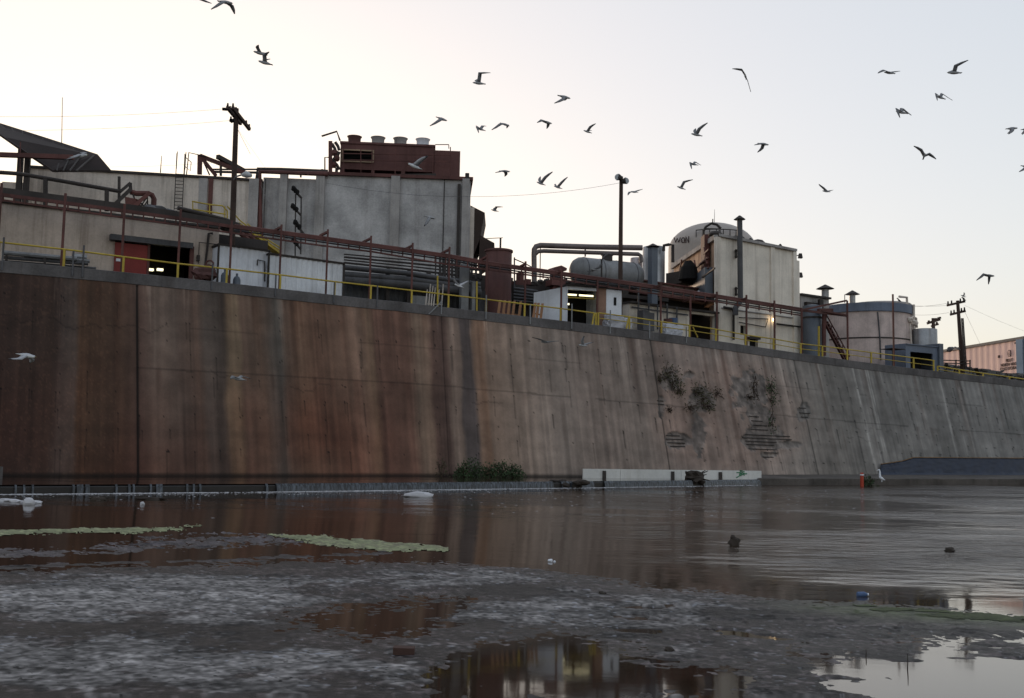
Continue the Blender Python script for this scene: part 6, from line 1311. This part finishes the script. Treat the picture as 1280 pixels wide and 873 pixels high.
# ================================================================ gulls
def bird_mat():
    m = bpy.data.materials.new('gull_plumage'); m.use_nodes = True; nt = m.node_tree; b = nt.nodes['Principled BSDF']; a = nt.nodes.new('ShaderNodeAttribute'); a.attribute_name = 'tint'
    nt.links.new(a.outputs['Color'], b.inputs['Base Color']); b.inputs['Roughness'].default_value = .8; return m
M_BIRD = bird_mat()
def gull(px, py, tail, head, wings, lab, size=1.0, tone=1.0, dz=1.0, Y=None):
    """body runs from tail to head (picture offsets), wings: [(elbow, tip), ...]; the bird is about 0.42 m long"""
    tail = np.array(tail, float); head = np.array(head, float); bl = np.linalg.norm(head-tail)
    span = max(np.linalg.norm(np.array(w[1])-(tail+head)/2) for w in wings)
    if Y is None: Y = float(np.clip(min(.44*size*FPX/max(bl, 1), .62*size*FPX/max(span, 1)), 24, 62))
    k = Y/FPX
    W_ = lambda o, d=0.0: Vector(at(px+o[0], py+o[1], Y)+np.array([0, d, 0]))
    fwd = (W_(head)-W_(tail)); Lb = max(fwd.length, .3); fw = fwd.normalized()
    if fwd.length < .3: fw = (fw+Vector((0, -1.2, 0))).normalized()
    mid = (W_(head)+W_(tail))/2; vs = []; cs = []; fs = []
    body = np.array([.36, .36, .37])*tone; back = np.array([.2, .2, .215])*tone; tipc = np.array([.03, .03, .035])
    up = Vector((0, 0, 1)); side = fw.cross(up).normalized(); up = side.cross(fw).normalized()
    prof = [(-.5, .10, .012), (-.38, .07, .02), (-.2, .075, .06), (0, .1, .085), (.18, .095, .08), (.3, .062, .058), (.38, .052, .052), (.44, .045, .045), (.47, .016, .016), (.53, .004, .006)]
    n = 8
    for t_, w_, h_ in prof:
        for q in range(n):
            an = 2*math.pi*q/n; w2 = w_*Lb/.44*.62; h2 = h_*Lb/.44*.62
            vs.append(mid+fw*(t_*Lb)+side*(w2*math.cos(an))+up*(h2*math.sin(an)-.01)); cs.append(np.array([.16, .13, .05]) if t_ > .46 else (body if math.sin(an) < .3 else back))
    for a in range(len(prof)-1):
        for q in range(n): fs.append((a*n+q, a*n+n+q, a*n+n+(q+1) % n, a*n+(q+1) % n))
    fs += [tuple(range(n)), tuple(range(len(vs)-1, len(vs)-n-1, -1))]
    for wi, (el_, tp) in enumerate(wings):
        dd = (-.16 if wi == 0 else .16)*dz
        pts = [mid+fw*.05*Lb+up*.01+Vector((0, dd*.15, 0)), W_(el_, dd), W_(np.array(el_)*.45+np.array(tp)*.55, dd*1.4), W_(tp, dd*1.7)]
        ch = [.14, .135, .1, .035]; sw = [0, .03, -.03, -.1]
        base = len(vs)
        fine = []
        for s_ in np.linspace(0, 3, 10):
            i_ = min(int(s_), 2); u_ = s_-i_; fine.append((pts[i_].lerp(pts[i_+1], u_), lerp(ch[i_], ch[i_+1], u_), lerp(sw[i_], sw[i_+1], u_), s_/3))
        for p_, c_, s2, t_ in fine:
            wd_ = (pts[3]-pts[0]).normalized(); cf = (fw-wd_*fw.dot(wd_)*.6).normalized(); nrm_ = wd_.cross(cf); nrm_ = nrm_.normalized() if nrm_.length > .05 else up
            for q_, th in ((.45, 0), (.1, .016), (-.55, .004), (.1, -.012)):
                vs.append(p_+cf*(c_*q_+s2)+nrm_*th*(1.2-t_*.5)); cs.append(tipc if t_ > .78 else lerp(back, back*.75, t_))
        for a in range(len(fine)-1):
            for q in range(4): fs.append((base+a*4+q, base+a*4+4+q, base+a*4+4+(q+1) % 4, base+a*4+(q+1) % 4))
        e_ = base+(len(fine)-1)*4; fs += [(base, base+1, base+2, base+3), (e_+3, e_+2, e_+1, e_)]
    me = bpy.data.meshes.new('gull'); me.from_pydata([tuple(v-mid) for v in vs], [], fs); me.update()
    ca = me.color_attributes.new('tint', 'FLOAT_COLOR', 'POINT'); ca.data.foreach_set('color', np.concatenate([np.array(cs), np.ones((len(cs), 1))], 1).reshape(-1).astype(np.float32)); me.materials.append(M_BIRD)
    me.polygons.foreach_set('use_smooth', [True]*len(me.polygons)); o = bpy.data.objects.new('gull', me); COL.objects.link(o); o.location = mid
    tag(o, lab, 'gull', 'gulls wheeling over the channel')
B = [
 (245, -3, (9, 1), (-9, 0), [((-6, 1), (-13, 4)), ((6, 0), (13, 4))], 'gull half cut off by the top edge, left of the large dark gull'),
 (281, 4, (-9, -3), (10, 0), [((-4, 3), (-10, 14)), ((6, 1), (13, 8))], 'large dark gull with drooping wings at the top edge'),
 (325, 66, (9, 3), (-8, -2), [((-1, -4), (-3, -6)), ((2, -2), (4, -4))], 'upper gull of the close pair left of the cooling tower sky'),
 (332, 77, (9, 4), (-9, -1), [((1, -5), (3, -9)), ((-2, -4), (-1, -8))], 'lower gull of the close pair, wing raised straight up'),
 (599, 103, (8, 2), (-8, 0), [((2, -9), (11, -10)), ((-3, -4), (-4, -8))], 'gull with wing folded back, highest above the cooling tower right side'),
 (704, 121, (-7, -2), (9, 2), [((-1, 5), (-8, 13)), ((3, -1), (6, 2))], 'gull with long down stroked wing, highest above the horizontal tank'),
 (551, 148, (-6, -2), (8, 3), [((-2, 4), (-10, 14)), ((2, -1), (4, 1))], 'gull with wing swept down left, nearest the fans of the cooling tower'),
 (601, 161.5, (6, 2), (-6, -2), [((-4, -2), (-5, 6)), ((3, -5), (4, -7))], 'small gull with bent wings right of the cooling tower fans'),
 (630, 155.5, (-5, -2), (7, 2), [((-5, 1), (-13, 11)), ((4, -1), (6, 3))], 'gull with one long wing swept down left above the roof corner'),
 (682, 152.5, (-6, -1.5), (8, 2), [((-5, -1), (-8, 5)), ((3, 1), (5, 6))], 'small hunched gull with both wings down in mid sky'),
 (735, 164.5, (5, 2), (-5.5, -1.5), [((3, -4), (7, -9)), ((1, -2), (3, -4))], 'tiny gull with one wing raised right of the middle sky'),
 (630, 214.5, (-6, -1), (7.5, 0), [((-4, 1), (-8, 4.5)), ((2, 2), (4, 4))], 'small gliding gull right of the concrete building roof'),
 (677, 229.5, (5, 2), (-6, -2), [((5, -6), (11, -14)), ((-2, -5), (-4, -11))], 'gull with both wings raised in V above the overhead pipes'),
 (698, 234, (5, 2), (-5.5, -1.5), [((4, -4), (9, -12)), ((-3, -3), (-6, -6))], 'gull with raised right wing just right of the V winged gull'),
 (619, 263, (4.5, 1.5), (-5, -1), [((2, -3), (8, -4)), ((-1, -2), (-3, -5))], 'tiny gull right of the corrugated awning'),
 (537, 271.5, (-7, -1.5), (7, 1), [((-2, 5), (-3, 14)), ((2, 1), (8, 1))], 'gull with hanging wing in front of the grey concrete wall', 1.0, 1.2),
 (519, 208, (9, 4), (-9, -4), [((7, -4), (13, -12)), ((-4, -2), (-6, -3))], 'pale gull with raised wing in front of the red cooling tower', 1.0, 1.9),
 (98, 194, (-11, 3), (12, -1), [((-2, 5), (-8, 10)), ((3, -5), (1, -8))], 'pale gull in front of the slanted canopy', 1.0, 1.5),
 (31, 444, (-10, -2), (14, 2), [((-3, 5), (-9, 8)), ((4, 5), (5, 9))], 'pale gull low in front of the dark left wall', 1.0, 2.0),
 (298, 472, (10, 3), (-8, 0), [((-4, -1), (-10, 2)), ((3, -2), (9, 0))], 'dark gull low in front of the wall at the long horizontal joint', 1.0, 1.0),
 (682, 427, (6, 1), (-6, 0), [((-9, -3), (-20, -4)), ((6, 0), (14, -2))], 'dark gull with flat spread wings in front of the wall below the dock', 1.0, .5),
 (729, 431, (6, 1.5), (-6, 0), [((-1, -4), (-2, -10)), ((5, -1), (11, -5))], 'grey gull with wings in V in front of the wall below the dock', 1.0, 1.2),
 (574, 357, (6, 2.5), (-6, -2), [((-4, -4), (-9, -9)), ((5, -2), (11, -9))], 'white bellied gull in front of the dark pipework left of the red tank', 1.0, 2.2),
 (743, 337, (-6, -1), (5, 1), [((5, -2), (11, -6)), ((-3, 1), (-6, 2))], 'dark gull in front of the grey horizontal tank', 1.0, .8),
 (792, 239.5, (6, 1), (-4, 0), [((-5, 2), (-10, 5.5)), ((4, -1), (10, -5))], 'gull with wings spread diagonally right of the floodlights'),
 (852, 235, (5, 2), (-5.5, -2), [((3, -6), (11, -10)), ((-2, -2), (-5, -4))], 'gull with wing hooked up, lowest of the group above the domed tank'),
 (867, 205.5, (6, 1), (-5, -1), [((-4, -1), (-6, 7)), ((3, -4), (8, -1))], 'small gull with M shaped wings above the domed tank'),
 (871, 168, (7, 2), (-7, -1), [((3, -5), (9, -13)), ((-1, -5), (-3, -10))], 'gull with broad raised wings in the upper right centre sky'),
 (953, 180, (-6, -1), (8, 1), [((-4, 1), (-9, 5)), ((0, 4), (-1, 9))], 'hunched dark gull with both wings down above the cream block'),
 (932, 96, (3, 3), (-3, -3), [((-6, -6), (-18, -9)), ((4, 4), (8, 15))], 'large gull with long crooked wings, highest of the right centre sky'),
 (1032, 238.5, (6, 1.5), (-4, 0), [((-4, -3), (-13, -6)), ((4, 0), (9, -3))], 'gull gliding edge on, above the round concrete tank'),
 (1111, 90, (8, 2), (-6, 0), [((-7, 0), (-20, 4)), ((5, -1), (14, -5))], 'gull in flat glide with straight wings at the upper right'),
 (1193, 91, (9, 0), (-9, -.5), [((0, -6), (9, -13)), ((-2, -3), (2, -8))], 'gull with feathered wing raised, highest at the upper right'),
 (1176, 122, (6, 2), (-6, -2), [((-7, -3), (-10, 5)), ((4, -6), (15, 0))], 'gull with M shaped wings just below the highest right gull'),
 (1127, 140, (8, 2), (-7, -1), [((-7, -2), (-9, 9)), ((3, -6), (12, 1))], 'gull with bent wings left of the M winged gull at the right'),
 (1155, 195, (0, 3), (0, -2), [((-6, -5), (-14, -12)), ((8, -3), (20, -1))], 'gull seen head on with long thin wings at the right'),
 (1264, 161, (-7, 0), (8, -1), [((-2, 4), (-4, 10)), ((2, 1), (3, 3))], 'small gull with one wing down near the right edge'),
 (1280, 162, (-4, 0), (8, -1), [((-1, 3), (-3, 9)), ((2, 1), (3, 3))], 'gull cut by the right edge beside the small one winged gull'),
 (1280, 208, (-4, -1), (8, 1), [((-2, 4), (-7, 10)), ((3, 1), (4, 3))], 'dark gull cut by the right edge, lowest there'),
 (1234, 345, (-6, -1), (9, 0), [((-6, -2), (-14, 8)), ((4, 0), (8, 9))], 'dark gull with arched wings above the pink trailer', 1.2, .5),
 (1204, 370, (3.5, 1.5), (-3, -1), [((1, -2), (-2, -4)), ((2, -1), (4, -1))], 'tiny gull landing above the far utility pole', 1.0, 1.0, 1.0, 100),
]
for b in B: gull(*b)
def perched(px, py, Y, lab, col_, h=.34):
    a = at(px, py, Y); mb = MB(); mb.tube([a+np.array([.2, 0, .1]), a+np.array([.1, 0, .14]), a+np.array([0, 0, .2]), a+np.array([-.08, 0, .26]), a+np.array([-.1, 0, h]), a+np.array([-.13, 0, h+.05]), a+np.array([-.18, 0, h+.04]), a+np.array([-.25, 0, h+.02])], [.015, .05, .085, .07, .045, .05, .035, .006], 8)
    mb.tube([a+np.array([0, .02, 0]), a+np.array([0, .02, .16])], .01, 4); mb.tube([a+np.array([.03, -.02, 0]), a+np.array([.03, -.02, .16])], .01, 4)
    single('perched_bird', mb, col_, lab, 'bird')
perched(1124, 378.5, offY(1124, 380, 6), 'small dark bird perched on the roof of the round concrete tank', M_DARK)
perched(1205, 377.2, Yp2, 'small dark bird perched on the far utility pole crossarm', M_DARK)
ce = onz(1102, 602.6, .44); perched(1102, 602.6, ce[1], 'white egret standing on the ledge at the tarpaulin corner', M_WHITE, .62)
